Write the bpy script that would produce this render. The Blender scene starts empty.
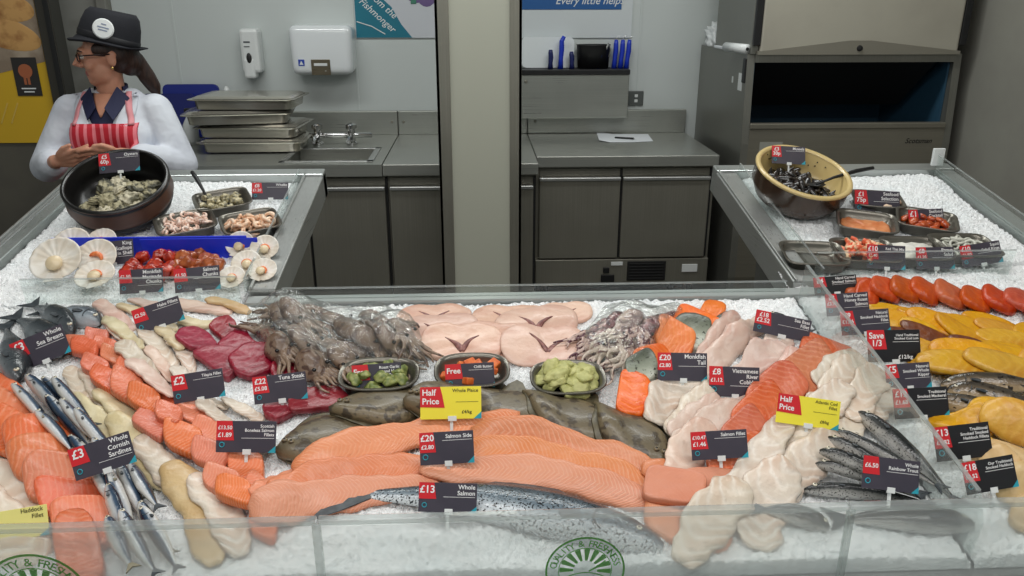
import bpy, bmesh, math, random
import numpy as np
from mathutils import Vector, Matrix, Euler
from mathutils.bvhtree import BVHTree
R = random.Random(7)
SC = bpy.context.scene
COL = SC.collection
PI = math.pi

# ------------------------------------------------------------------ camera
F, YAW, PITCH, CAMH = 800.0, math.radians(2.5), math.radians(20), 1.68
FWD = Vector((math.sin(YAW)*math.cos(PITCH), math.cos(YAW)*math.cos(PITCH), -math.sin(PITCH)))
RT = Vector((math.cos(YAW), -math.sin(YAW), 0))
UP = RT.cross(FWD)
CAM = Vector((0, 0, CAMH))
cd = bpy.data.cameras.new('camera'); cam = bpy.data.objects.new('camera', cd); COL.objects.link(cam)
cd.sensor_width = 36; cd.lens = F*36/1024; cd.clip_start = .05
cam.location = CAM; cam.rotation_euler = Euler((PI/2-PITCH, 0, -YAW))
SC.camera = cam

def ray(px, py): return FWD + RT*((px-512)/F) + UP*((288-py)/F)
def on_y(px, py, Y): d = ray(px, py); return CAM + d*(Y/d.y)
def on_z(px, py, Z): d = ray(px, py); return CAM + d*((Z-CAMH)/d.z)
# sloping ice bed: local frame (u across, v up the slope, n off the ice)
SL = .1765; ANG = math.atan(SL); CA, SA = math.cos(ANG), math.sin(ANG)
BO = Vector((0, 1.05, .80)); BV = Vector((0, CA, SA)); BN = Vector((0, -SA, CA))
def bed(px, py, n=0.0):
    d = ray(px, py); t = (BO + BN*n - CAM).dot(BN)/d.dot(BN); p = CAM + d*t - BO
    return p.x, p.dot(BV)
def bw(u, v, n=0.0): return BO + Vector((u, 0, 0)) + BV*v + BN*n
def vy(y): return (y-1.05)/CA
def mpp(p): return (p-CAM).dot(FWD)/F         # metres per pixel at a point

# ------------------------------------------------------------------ materials
MATS = {}
def nodes(name):
    m = bpy.data.materials.new(name); m.use_nodes = True
    nt = m.node_tree; b = nt.nodes['Principled BSDF']
    return m, nt, b
def lin(c):
    return tuple(((x/255)/12.92 if x/255 <= .04045 else ((x/255+.055)/1.055)**2.4) for x in c) + (1,)
def N(nt, t, **kw):
    n = nt.nodes.new(t)
    for k, v in kw.items():
        if k.startswith('i_'):
            key = k[2:].replace('_', ' ')
            n.inputs[key].default_value = v
        else: setattr(n, k, v)
    return n
def mat(name, col, rough=.5, metal=0, col2=None, nscale=20, ndetail=4, bump=0, bscale=60, bdist=.004, coat=0, spec=.5, coords='Object', stretch=(1,1,1), lo=.4, hi=.6, alpha=1, sss=0):
    """principled material with optional two-tone noise and bump"""
    if name in MATS: return MATS[name]
    m, nt, b = nodes(name)
    b.inputs['Base Color'].default_value = lin(col)
    b.inputs['Roughness'].default_value = rough; b.inputs['Metallic'].default_value = metal
    b.inputs['Specular IOR Level'].default_value = spec
    b.inputs['Coat Weight'].default_value = coat; b.inputs['Coat Roughness'].default_value = .12
    if sss:
        b.inputs['Subsurface Weight'].default_value = sss; b.inputs['Subsurface Scale'].default_value = .01
    tc = N(nt, 'ShaderNodeTexCoord'); mp = N(nt, 'ShaderNodeMapping'); mp.inputs['Scale'].default_value = stretch
    nt.links.new(tc.outputs[coords], mp.inputs['Vector'])
    if col2:
        nz = N(nt, 'ShaderNodeTexNoise', i_Scale=nscale, i_Detail=ndetail)
        nt.links.new(mp.outputs[0], nz.inputs['Vector'])
        cr = N(nt, 'ShaderNodeValToRGB')
        cr.color_ramp.elements[0].position = lo; cr.color_ramp.elements[1].position = hi
        cr.color_ramp.elements[0].color = lin(col); cr.color_ramp.elements[1].color = lin(col2)
        nt.links.new(nz.outputs[0], cr.inputs[0]); nt.links.new(cr.outputs[0], b.inputs['Base Color'])
    if bump:
        n2 = N(nt, 'ShaderNodeTexNoise', i_Scale=bscale, i_Detail=3.0)
        nt.links.new(mp.outputs[0], n2.inputs['Vector'])
        bp = N(nt, 'ShaderNodeBump', i_Strength=bump, i_Distance=bdist)
        nt.links.new(n2.outputs[0], bp.inputs['Height']); nt.links.new(bp.outputs[0], b.inputs['Normal'])
    MATS[name] = m
    return m
def mathn(nt, op, a, b=None, c=None):
    n = nt.nodes.new('ShaderNodeMath'); n.operation = op
    for i, x in enumerate((a, b, c)):
        if x is None: continue
        if isinstance(x, (int, float)): n.inputs[i].default_value = x
        else: nt.links.new(x, n.inputs[i])
    return n.outputs[0]
def ramp(nt, fac, stops):
    cr = N(nt, 'ShaderNodeValToRGB'); e = cr.color_ramp.elements
    while len(e) < len(stops): e.new(.5)
    for i, (p, c) in enumerate(stops): e[i].position = p; e[i].color = lin(c)
    nt.links.new(fac, cr.inputs[0]); return cr.outputs[0]
def mix(nt, fac, a, b):
    m = nt.nodes.new('ShaderNodeMix'); m.data_type = 'RGBA'
    for s, x in ((0, fac), (6, a), (7, b)):
        if isinstance(x, tuple): m.inputs[s].default_value = x
        elif isinstance(x, (int, float)): m.inputs[s].default_value = x
        else: nt.links.new(x, m.inputs[s])
    return m.outputs[2]
def flesh(name, c, line, dark=None, freq=60, chev=20, amt=.5, rough=.38, coat=.15, spots=None):
    """fish flesh: fat lines running across the fillet as chevrons (uses the uv along / across)"""
    if name in MATS: return MATS[name]
    m, nt, b = nodes(name)
    tc = N(nt, 'ShaderNodeTexCoord'); sp = N(nt, 'ShaderNodeSeparateXYZ'); nt.links.new(tc.outputs['UV'], sp.inputs[0])
    nz = N(nt, 'ShaderNodeTexNoise', i_Scale=35.0, i_Detail=3.0); nt.links.new(tc.outputs['Object'], nz.inputs['Vector'])
    nz2 = N(nt, 'ShaderNodeTexNoise', i_Scale=9.0, i_Detail=3.0); nt.links.new(tc.outputs['Object'], nz2.inputs['Vector'])
    a = mathn(nt, 'ABSOLUTE', mathn(nt, 'SUBTRACT', sp.outputs[1], .5))
    ph = mathn(nt, 'MULTIPLY_ADD', sp.outputs[0], freq, mathn(nt, 'MULTIPLY', a, chev))
    ph = mathn(nt, 'MULTIPLY_ADD', nz.outputs[0], 5.0, mathn(nt, 'MULTIPLY_ADD', nz2.outputs[0], 6.0, ph))
    s = mathn(nt, 'MULTIPLY_ADD', mathn(nt, 'SINE', ph), .5, .5)
    s = mathn(nt, 'MULTIPLY', mathn(nt, 'POWER', s, 3.0), mathn(nt, 'MULTIPLY', amt, mathn(nt, 'MULTIPLY_ADD', nz2.outputs[0], 1.6, -.2)))
    base = lin(c)
    if dark: base = ramp(nt, nz2.outputs[0], [(.38, c), (.66, dark)])
    oi = N(nt, 'ShaderNodeObjectInfo'); hs = N(nt, 'ShaderNodeHueSaturation')
    o = mix(nt, s, base, lin(line)); nt.links.new(o, hs.inputs['Color'])
    rnd = oi.outputs['Random']
    nt.links.new(mathn(nt, 'MULTIPLY_ADD', rnd, .014, .494), hs.inputs['Hue'])
    nt.links.new(mathn(nt, 'MULTIPLY_ADD', mathn(nt, 'FRACT', mathn(nt, 'MULTIPLY', rnd, 7.3)), .16, .88), hs.inputs['Value'])
    nt.links.new(mathn(nt, 'MULTIPLY_ADD', mathn(nt, 'FRACT', mathn(nt, 'MULTIPLY', rnd, 13.7)), .16, .96), hs.inputs['Saturation'])
    o = hs.outputs[0]
    nt.links.new(o, b.inputs['Base Color'])
    b.inputs['Roughness'].default_value = rough; b.inputs['Coat Weight'].default_value = coat; b.inputs['Coat Roughness'].default_value = .15
    bp = N(nt, 'ShaderNodeBump', i_Strength=.6, i_Distance=.004)
    n3 = N(nt, 'ShaderNodeTexNoise', i_Scale=70.0, i_Detail=4.0); nt.links.new(tc.outputs['Object'], n3.inputs['Vector'])
    h = mathn(nt, 'MULTIPLY_ADD', s, .5, n3.outputs[0])
    nt.links.new(h, bp.inputs['Height']); nt.links.new(bp.outputs[0], b.inputs['Normal'])
    MATS[name] = m; return m
def skin_mat(name, stops, spot=None, rough=.25, sscale=90, metal=.0, samt=.55):
    """fish skin: colours run from the belly (0) to the back (1) with speckles"""
    if name in MATS: return MATS[name]
    m, nt, b = nodes(name)
    tc = N(nt, 'ShaderNodeTexCoord'); sp = N(nt, 'ShaderNodeSeparateXYZ'); nt.links.new(tc.outputs['UV'], sp.inputs[0])
    nz = N(nt, 'ShaderNodeTexNoise', i_Scale=22.0, i_Detail=4.0); nt.links.new(tc.outputs['Object'], nz.inputs['Vector'])
    v = mathn(nt, 'ADD', sp.outputs[1], mathn(nt, 'MULTIPLY_ADD', nz.outputs[0], .3, -.15))
    col = ramp(nt, v, stops)
    if spot:
        n2 = N(nt, 'ShaderNodeTexNoise', i_Scale=float(sscale), i_Detail=2.0); nt.links.new(tc.outputs['Object'], n2.inputs['Vector'])
        f = ramp(nt, n2.outputs[0], [(samt, (0,0,0)), (samt+.06, (255,255,255))])
        col = mix(nt, f, col, lin(spot))
    nt.links.new(col, b.inputs['Base Color'])
    b.inputs['Roughness'].default_value = rough; b.inputs['Metallic'].default_value = metal
    b.inputs['Coat Weight'].default_value = .12; b.inputs['Coat Roughness'].default_value = .12
    bp = N(nt, 'ShaderNodeBump', i_Strength=.2, i_Distance=.002)
    n3 = N(nt, 'ShaderNodeTexVoronoi', i_Scale=220.0); nt.links.new(tc.outputs['Object'], n3.inputs['Vector'])
    nt.links.new(n3.outputs['Distance'], bp.inputs['Height']); nt.links.new(bp.outputs[0], b.inputs['Normal'])
    MATS[name] = m; return m
def steel(name, col=(150,152,150), rough=.32, axis='x', metal=.72):
    if name in MATS: return MATS[name]
    m, nt, b = nodes(name)
    b.inputs['Metallic'].default_value = metal
    tc = N(nt, 'ShaderNodeTexCoord'); mp = N(nt, 'ShaderNodeMapping')
    mp.inputs['Scale'].default_value = {'x': (2, 300, 300), 'y': (300, 2, 300), 'z': (300, 300, 2)}[axis]
    nt.links.new(tc.outputs['Object'], mp.inputs[0])
    nz = N(nt, 'ShaderNodeTexNoise', i_Scale=1.0, i_Detail=3.0); nt.links.new(mp.outputs[0], nz.inputs['Vector'])
    n2 = N(nt, 'ShaderNodeTexNoise', i_Scale=5.0, i_Detail=4.0); nt.links.new(tc.outputs['Object'], n2.inputs['Vector'])
    f = mathn(nt, 'MULTIPLY_ADD', nz.outputs[0], .6, mathn(nt, 'MULTIPLY', n2.outputs[0], .4))
    lo = tuple(int(x*.94) for x in col); hi = tuple(min(255, int(x*1.04)) for x in col)
    nt.links.new(ramp(nt, f, [(.3, lo), (.7, hi)]), b.inputs['Base Color'])
    nt.links.new(mathn(nt, 'MULTIPLY_ADD', f, .2, rough-.1), b.inputs['Roughness'])
    bp = N(nt, 'ShaderNodeBump', i_Strength=.02, i_Distance=.001); nt.links.new(nz.outputs[0], bp.inputs['Height']); nt.links.new(bp.outputs[0], b.inputs['Normal'])
    MATS[name] = m; return m
def clear(name, tint=(248,251,250), haze=.08, gloss=.06, rough=.04, wrinkle=0, hazecol=(225,230,230)):
    """clear sheet: straight-through transmission, a reflection that grows at grazing angles and a pale haze, on front guard and divider a painted-in reflection"""
    if name in MATS: return MATS[name]
    m = bpy.data.materials.new(name); m.use_nodes = True; nt = m.node_tree; nt.nodes.clear()
    out = N(nt, 'ShaderNodeOutputMaterial'); tr = N(nt, 'ShaderNodeBsdfTransparent'); tr.inputs[0].default_value = lin(tint)
    df = N(nt, 'ShaderNodeBsdfDiffuse'); df.inputs[0].default_value = lin(hazecol)
    tl = N(nt, 'ShaderNodeBsdfTranslucent'); tl.inputs[0].default_value = lin(hazecol)
    hz = N(nt, 'ShaderNodeMixShader'); hz.inputs[0].default_value = .5
    nt.links.new(df.outputs[0], hz.inputs[1]); nt.links.new(tl.outputs[0], hz.inputs[2])
    gl = N(nt, 'ShaderNodeBsdfGlossy'); gl.inputs['Roughness'].default_value = rough
    m1 = N(nt, 'ShaderNodeMixShader'); m1.inputs[0].default_value = haze
    nt.links.new(tr.outputs[0], m1.inputs[1]); nt.links.new(hz.outputs[0], m1.inputs[2])
    fr = N(nt, 'ShaderNodeFresnel', i_IOR=1.45)
    m2 = N(nt, 'ShaderNodeMixShader')
    f = mathn(nt, 'MULTIPLY', fr.outputs[0], gloss/.04)
    f = mathn(nt, 'MINIMUM', f, .6)
    geo = N(nt, 'ShaderNodeNewGeometry'); fr1 = mathn(nt, 'SUBTRACT', 1.0, geo.outputs['Backfacing'])
    f = mathn(nt, 'MULTIPLY', f, fr1); nt.links.new(mathn(nt, 'MULTIPLY', fr1, haze), m1.inputs[0])
    nt.links.new(f, m2.inputs[0]); nt.links.new(m1.outputs[0], m2.inputs[1]); nt.links.new(gl.outputs[0], m2.inputs[2])
    if wrinkle:
        tc = N(nt, 'ShaderNodeTexCoord'); nz = N(nt, 'ShaderNodeTexNoise', i_Scale=28.0, i_Detail=4.0); nt.links.new(tc.outputs['Object'], nz.inputs['Vector'])
        bp = N(nt, 'ShaderNodeBump', i_Strength=wrinkle, i_Distance=.02); nt.links.new(nz.outputs[0], bp.inputs['Height'])
        nt.links.new(bp.outputs[0], gl.inputs['Normal']); nt.links.new(bp.outputs[0], fr.inputs['Normal'])
    nt.links.new(m2.outputs[0], out.inputs[0])
    MATS[name] = m; return m

# ------------------------------------------------------------------ objects
def tag(o, label=None, cat=None, group=None, kind=None):
    if label: o['label'] = label
    if cat: o['category'] = cat
    if group: o['group'] = group
    if kind: o['kind'] = kind
    return o
def thing(name, label, cat, loc=(0,0,0), rot=(0,0,0), group=None, mw=None):
    o = bpy.data.objects.new(name, None); COL.objects.link(o); o.empty_display_size = .05
    if mw is not None: o.matrix_world = mw
    else: o.location = loc; o.rotation_euler = rot
    return tag(o, label, cat, group)
def link(name, me, mats, parent=None, loc=None, rot=None, smooth=True):
    o = bpy.data.objects.new(name, me); COL.objects.link(o)
    for m in (mats if isinstance(mats, (list, tuple)) else [mats]): me.materials.append(m)
    if parent is not None: o.parent = parent
    if loc is not None: o.location = loc
    if rot is not None: o.rotation_euler = rot
    if smooth:
        me.polygons.foreach_set('use_smooth', [True]*len(me.polygons))
    return o
def mk(name, V, Fc, mats, parent=None, loc=None, rot=None, smooth=True, uv=None, fm=None):
    me = bpy.data.meshes.new(name); me.from_pydata([tuple(v) for v in V], [], Fc)
    if uv is not None:
        L = me.uv_layers.new(name='UVMap'); idx = np.empty(len(me.loops), dtype=np.int32); me.loops.foreach_get('vertex_index', idx)
        L.data.foreach_set('uv', np.asarray(uv, dtype=np.float32)[idx].ravel())
    o = link(name, me, mats, parent, loc, rot, smooth)
    if fm is not None: me.polygons.foreach_set('material_index', fm)
    me.update(); return o
class MB:
    """collects shapes into ONE mesh"""
    def __init__(s): s.V = []; s.F = []; s.M = []
    def add(s, V, F_, mi=0, mw=None):
        b = len(s.V)
        s.V += [mw @ Vector(v) if mw is not None else Vector(v) for v in V]
        s.F += [tuple(b+i for i in f) for f in F_]; s.M += [mi]*len(F_); return s
    def box(s, lo, hi, bev=.0, mi=0, mw=None):
        bm = bmesh.new(); bmesh.ops.create_cube(bm, size=1)
        lo, hi = Vector(lo), Vector(hi); c, d = (lo+hi)/2, hi-lo
        for v in bm.verts: v.co = Vector((v.co.x*d.x, v.co.y*d.y, v.co.z*d.z)) + c
        if bev: bmesh.ops.bevel(bm, geom=bm.edges[:], offset=bev, segments=2, affect='EDGES', profile=.5, clamp_overlap=True)
        return s.bm(bm, mi, mw)
    def bm(s, bm, mi=0, mw=None):
        bm.verts.index_update()
        s.add([v.co.copy() for v in bm.verts], [[v.index for v in f.verts] for f in bm.faces], mi, mw); bm.free(); return s
    def tube(s, pts, rad, n=10, mi=0, cap=True, mw=None):
        pts = [Vector(p) for p in pts]; k = len(pts); rr = rad if isinstance(rad, (list, tuple)) else [rad]*k
        V = []; up = None
        for i, p in enumerate(pts):
            t = (pts[min(i+1, k-1)] - pts[max(i-1, 0)]).normalized()
            if up is None:
                up = Vector((0, 0, 1)) if abs(t.z) < .9 else Vector((1, 0, 0))
            a = t.cross(up).normalized(); b = a.cross(t).normalized(); up = b
            for j in range(n):
                w = 2*PI*j/n; V.append(p + a*(math.cos(w)*rr[i]) + b*(math.sin(w)*rr[i]))
        Fc = [(i*n+j, i*n+(j+1) % n, (i+1)*n+(j+1) % n, (i+1)*n+j) for i in range(k-1) for j in range(n)]
        if cap: Fc += [tuple(range(n))[::-1], tuple(range((k-1)*n, k*n))]
        return s.add(V, Fc, mi, mw)
    def lathe(s, prof, n=32, mi=0, mw=None, sx=1, sy=1, cap=True):
        V = []; Fc = []
        for r, z in prof:
            for j in range(n): V.append((r*math.cos(2*PI*j/n)*sx, r*math.sin(2*PI*j/n)*sy, z))
        k = len(prof)
        for i in range(k-1):
            for j in range(n): Fc.append((i*n+j, i*n+(j+1) % n, (i+1)*n+(j+1) % n, (i+1)*n+j))
        if cap and prof[0][0] > 1e-4: Fc.append(tuple(range(n))[::-1])
        if cap and prof[-1][0] > 1e-4: Fc.append(tuple(range((k-1)*n, k*n)))
        return s.add(V, Fc, mi, mw)
    def ell(s, c, r, mi=0, rot=None, seg=16, rings=10):
        V = []; Fc = []
        M = (rot.to_matrix() if isinstance(rot, Euler) else rot) if rot is not None else Matrix.Identity(3)
        for i in range(rings+1):
            a = PI*i/rings
            for j in range(seg):
                b = 2*PI*j/seg
                V.append(Vector(c) + M @ Vector((r[0]*math.sin(a)*math.cos(b), r[1]*math.sin(a)*math.sin(b), r[2]*math.cos(a))))
        for i in range(rings):
            for j in range(seg): Fc.append((i*seg+j, (i+1)*seg+j, (i+1)*seg+(j+1) % seg, i*seg+(j+1) % seg))
        return s.add(V, Fc, mi)
    def prism(s, poly, h0, h1, mi=0, mw=None):
        n = len(poly); V = [(x, y, h0) for x, y in poly] + [(x, y, h1) for x, y in poly]
        Fc = [tuple(range(n))[::-1], tuple(range(n, 2*n))] + [(i, (i+1) % n, n+(i+1) % n, n+i) for i in range(n)]
        return s.add(V, Fc, mi, mw)
    def obj(s, name, mats, parent=None, loc=None, rot=None, smooth=False, weld=False):
        o = mk(name, s.V, s.F, mats, parent, loc, rot, smooth, fm=s.M if isinstance(mats, (list, tuple)) else None)
        if weld or not smooth:
            bm = bmesh.new(); bm.from_mesh(o.data)
            if weld: bmesh.ops.remove_doubles(bm, verts=bm.verts, dist=1e-5)
            bmesh.ops.recalc_face_normals(bm, faces=bm.faces); bm.to_mesh(o.data); bm.free()
        return o
def shade_auto(o, ang=35):
    me = o.data
    bm = bmesh.new(); bm.from_mesh(me); c = math.radians(ang)
    for f in bm.faces: f.smooth = True
    for e in bm.edges: e.smooth = not (len(e.link_faces) == 2 and e.calc_face_angle(0) > c)
    bm.to_mesh(me); bm.free(); return o
def dup(o, mw=None, label=None, group=None, loc=None, rot=None):
    r = o.copy(); COL.objects.link(r)
    if loc is not None: r.location = loc
    if rot is not None: r.rotation_euler = rot
    if mw is not None: r.matrix_world = mw
    if label: r['label'] = label
    if group: r['group'] = group
    for ch in list(o.children):
        c = ch.copy(); COL.objects.link(c); c.parent = r
        for g in list(ch.children):
            d = g.copy(); COL.objects.link(d); d.parent = c
    return r
FONTCACHE = {}
def text_geo(txt, size, align='LEFT', shear=0, bold=0, space=1.0):
    key = (txt, align, shear, bold, space)
    if key not in FONTCACHE:
        cu = bpy.data.curves.new('t', 'FONT'); cu.body = txt; cu.size = 1; cu.align_x = align; cu.shear = shear
        cu.offset = bold; cu.resolution_u = 3; cu.space_character = space
        ob = bpy.data.objects.new('t', cu); COL.objects.link(ob)
        dg = bpy.context.evaluated_depsgraph_get(); me = ob.evaluated_get(dg).to_mesh()
        FONTCACHE[key] = ([v.co.copy() for v in me.vertices], [tuple(p.vertices) for p in me.polygons])
        ob.evaluated_get(dg).to_mesh_clear(); bpy.data.objects.remove(ob); bpy.data.curves.remove(cu)
    V, Fc = FONTCACHE[key]
    return [v*size for v in V], Fc
ORD = 'first second third fourth fifth sixth seventh eighth ninth tenth eleventh twelfth thirteenth fourteenth fifteenth sixteenth'.split()

# ------------------------------------------------------------------ height field of what already lies on the ice (bed coordinates)
GR = .005; U0, U1, V0, V1 = -1.45, 1.85, -.06, 2.05
NU, NV = int((U1-U0)/GR), int((V1-V0)/GR)
HF = np.zeros((NU, NV))
def boxblur(a, r):
    for ax in (0, 1):
        p = np.pad(a, [(r+1, r) if i == ax else (0, 0) for i in (0, 1)], mode='edge'); c = np.cumsum(p, axis=ax)
        n = a.shape[ax]
        a = (np.take(c, range(2*r+1, 2*r+1+n), axis=ax) - np.take(c, range(0, n), axis=ax))/(2*r+1)
    return a
def dilate(a, r):
    b = a.copy()
    for dx in range(-r, r+1):
        for dy in range(-r, r+1):
            if dx*dx+dy*dy <= r*r+1: b = np.maximum(b, np.roll(np.roll(a, dx, 0), dy, 1))
    return b
def window(u, v, pad=.08):
    a = [max(0, int((min(u)-pad-U0)/GR)), min(NU, int((max(u)+pad-U0)/GR)+1), max(0, int((min(v)-pad-V0)/GR)), min(NV, int((max(v)+pad-V0)/GR)+1)]
    return a
def sample(A, a, u, v):
    x = np.clip((np.asarray(u)-U0)/GR - a[0] - .5, 0, A.shape[0]-1.001); y = np.clip((np.asarray(v)-V0)/GR - a[2] - .5, 0, A.shape[1]-1.001)
    i, j = x.astype(int), y.astype(int); fx, fy = x-i, y-j
    return A[i, j]*(1-fx)*(1-fy)+A[i+1, j]*fx*(1-fy)+A[i, j+1]*(1-fx)*fy+A[i+1, j+1]*fx*fy
def stamp(P):
    """record the tops of a finished item"""
    P = np.asarray(P); i = np.clip(((P[:, 0]-U0)/GR).astype(int), 1, NU-2); j = np.clip(((P[:, 1]-V0)/GR).astype(int), 1, NV-2)
    for dx in (-1, 0, 1):
        for dy in (-1, 0, 1): np.maximum.at(HF, (i+dx, j+dy), P[:, 2])
def hat_(u, v): return float(HF[min(max(int((u-U0)/GR), 0), NU-1), min(max(int((v-V0)/GR), 0), NV-1)])
def drape(P, soft=3, gap=.0005, limp=1.0):
    """P: n x 3 bed coordinates with the underside at about n = 0; laid over what is already there"""
    P = np.asarray(P, dtype=float); a = window(P[:, 0], P[:, 1])
    W = HF[a[0]:a[1], a[2]:a[3]]
    D = boxblur(boxblur(dilate(W, 1), soft), max(1, soft-1))
    h = sample(D, a, P[:, 0], P[:, 1])
    if limp < 1: h = limp*h + (1-limp)*np.max(h)*.8
    P = P.copy(); P[:, 2] += h + gap; return P
def rest(P, q=70, maxtilt=.45):
    """rigid item: tilted to the best-fitting plane of what is under it and raised until it rests there"""
    P = np.asarray(P, dtype=float).copy(); a = window(P[:, 0], P[:, 1]); W = HF[a[0]:a[1], a[2]:a[3]]
    h = sample(W, a, P[:, 0], P[:, 1]); c = P[:, :2].mean(axis=0)
    A = np.c_[P[:, 0]-c[0], P[:, 1]-c[1], np.ones(len(P))]
    k, *_ = np.linalg.lstsq(A, h, rcond=None); k[:2] = np.clip(k[:2]*.8, -maxtilt, maxtilt)
    pl = A @ k; off = np.percentile(h-pl, q)
    P[:, 2] += pl+max(off, -.004); return P
def bedobj(name, P, Fc, mats, org, parent=None, uv=None, smooth=True, fm=None):
    """mesh in bed coordinates P about the origin org (u,v,n)"""
    Q = np.asarray(P) - np.asarray(org)
    if parent is not None: return mk(name, Q, Fc, mats, parent, uv=uv, smooth=smooth, fm=fm)
    return mk(name, Q, Fc, mats, None, bw(*org), (ANG, 0, 0), uv=uv, smooth=smooth, fm=fm)
def catmull(pts, n, closed=False):
    P = [Vector(p) for p in pts]; k = len(P); out = []
    segs = k if closed else k-1
    for q in range(n):
        t = q/n*segs if closed else q/(n-1)*segs
        i = min(int(t), segs-1); f = t-i
        g = (lambda j: P[j % k]) if closed else (lambda j: P[min(max(j, 0), k-1)])
        a, b, c, d = g(i-1), g(i), g(i+1), g(i+2)
        out.append(.5*((2*b)+(c-a)*f+(2*a-5*b+4*c-d)*f*f+(3*b-a-3*c+d)*f**3))
    return out
PROFS = {'soft': [(1.0, .0), (1.0, .25), (.985, .5), (.95, .72), (.87, .89), (.72, .97), (.5, 1.0), (.25, 1.0)],
         'block': [(1.0, .0), (1.0, .3), (1.0, .62), (.985, .84), (.95, .96), (.85, 1.01), (.55, 1.0), (.25, .98)]}
def pillow_geo(out2, T, edge=.35, ang=0, wob=.08, rnd=R, NB=36, round_=.5, shape='soft'):
    """closed outline (bed u,v) -> soft slab of thickness T"""
    o = [Vector(p) for p in out2]; n = len(o)
    c = sum(o, Vector((0, 0)))/n
    prof = PROFS[shape]
    V = []; uv = []
    ca, sa = math.cos(ang), math.sin(ang)
    loc = [((p-c).x*ca+(p-c).y*sa, -(p-c).x*sa+(p-c).y*ca) for p in o]
    lx = max(abs(x) for x, y in loc); ly = max(abs(y) for x, y in loc)
    ph = [rnd.uniform(0, 6.28) for _ in range(6)]
    for k, (s, h) in enumerate(prof):
        for i, p in enumerate(o):
            q = c + (p-c)*s; x, y = loc[i][0]*s, loc[i][1]*s
            w = 1 + wob*(math.sin(x/lx*4+ph[0])+math.sin(y/ly*3.5+ph[1])+.6*math.sin((x/lx-y/ly)*6+ph[2]))
            V.append((q.x, q.y, T*h*w)); uv.append((x/lx*.5+.5, y/ly*.5+.5))
    Fc = []
    for k in range(len(prof)-1):
        for i in range(n): Fc.append((k*n+i, k*n+(i+1) % n, (k+1)*n+(i+1) % n, (k+1)*n+i))
    b = len(V); V.append((c.x, c.y, T)); uv.append((.5, .5)); m = len(prof)-1
    Fc += [(m*n+i, m*n+(i+1) % n, b) for i in range(n)]
    b = len(V); V.append((c.x, c.y, 0)); uv.append((.5, .5))
    Fc += [((i+1) % n, i, b) for i in range(n)]
    return V, Fc, uv
def blob_px(cx, cy, L, W, ang, p=2.6, wob=.06, rnd=R, n=28):
    a = math.radians(ang); out = []; f1, f2 = rnd.uniform(0, 6.28), rnd.uniform(0, 6.28)
    for i in range(n):
        t = 2*PI*i/n; c, s = math.cos(t), math.sin(t)
        x = abs(c)**(2/p)*math.copysign(1, c)*L/2; y = abs(s)**(2/p)*math.copysign(1, s)*W/2
        k = 1+wob*(math.sin(2*t+f1)+.7*math.sin(3*t+f2))
        out.append((cx+(x*math.cos(a)-y*math.sin(a))*k, cy+(x*math.sin(a)+y*math.cos(a))*k))
    return out
def px_bed(out, lift): return [bed(x, y, lift) for x, y in out]
def sharp(o, q=.16):
    out = []
    for i, p in enumerate(o):
        a, b = Vector(p), Vector(o[(i+1) % len(o)])
        out += [tuple(a+(b-a)*t) for t in (q, .38, .62, 1-q)]
    return out
def slab(name, out_px, T, m, label, cat, group=None, ang=0, wob=.08, soft=3, parent=None, lift=None, smoothn=None, gap=.0005, limp=1.0, shape='soft', rigid=False, tilt=.3):
    """a soft slab whose outline is given at its place on the ice, laid over what is under it"""
    if smoothn: out_px = [tuple(p) for p in catmull([(x, y) for x, y in out_px], smoothn, True)]
    cx = sum(p[0] for p in out_px)/len(out_px); cy = sum(p[1] for p in out_px)/len(out_px)
    if lift is None:
        u, v = bed(cx, cy, T*.5); lift = T*.5 + hat_(u, v)
        u, v = bed(cx, cy, lift); lift = T*.5 + hat_(u, v)
    o = px_bed(out_px, lift)
    V, Fc, uv = pillow_geo(o, T, ang=-math.radians(ang), wob=wob, shape=shape)
    P = rest(V, 60, tilt) if rigid else drape(V, soft, gap, limp)
    stamp(P)
    org = (sum(p[0] for p in o)/len(o), sum(p[1] for p in o)/len(o), float(P[:, 2].min()))
    ob = bedobj(name, P, Fc, m, org, uv=uv)
    return tag(ob, label, cat, group)
def loft_geo(spine, W, T, n=14, B=None, e=1.0, xs=None):
    """spine [(u,v)], half widths W, top heights T, underside depths B -> closed body"""
    k = len(spine); V = []; uv = []; B = B or [0.0]*k
    for i in range(k):
        t = (spine[min(i+1, k-1)]-spine[max(i-1, 0)]).normalized(); nrm = Vector((-t.y, t.x))
        for j in range(n):
            a = 2*PI*j/n; c, s = math.cos(a), math.sin(a)
            y = math.copysign(abs(c)**e, c)*W[i]; z = (T[i]*max(s, 0)**e if s >= 0 else -B[i]*(-s)**e)
            q = spine[i]+nrm*y; V.append((q.x, q.y, z)); uv.append((i/(k-1), c*.5+.5))
    Fc = [(i*n+j, i*n+(j+1) % n, (i+1)*n+(j+1) % n, (i+1)*n+j) for i in range(k-1) for j in range(n)]
    Fc += [tuple(range(n))[::-1], tuple(range((k-1)*n, k*n))]
    Fc = [f[::-1] for f in Fc]
    return V, Fc, uv
def interp(prof, s):
    for (a, x), (b, y) in zip(prof, prof[1:]):
        if s <= b: f = (s-a)/(b-a) if b > a else 0; f = f*f*(3-2*f) if False else f; return x+(y-x)*f
    return prof[-1][1]
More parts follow.
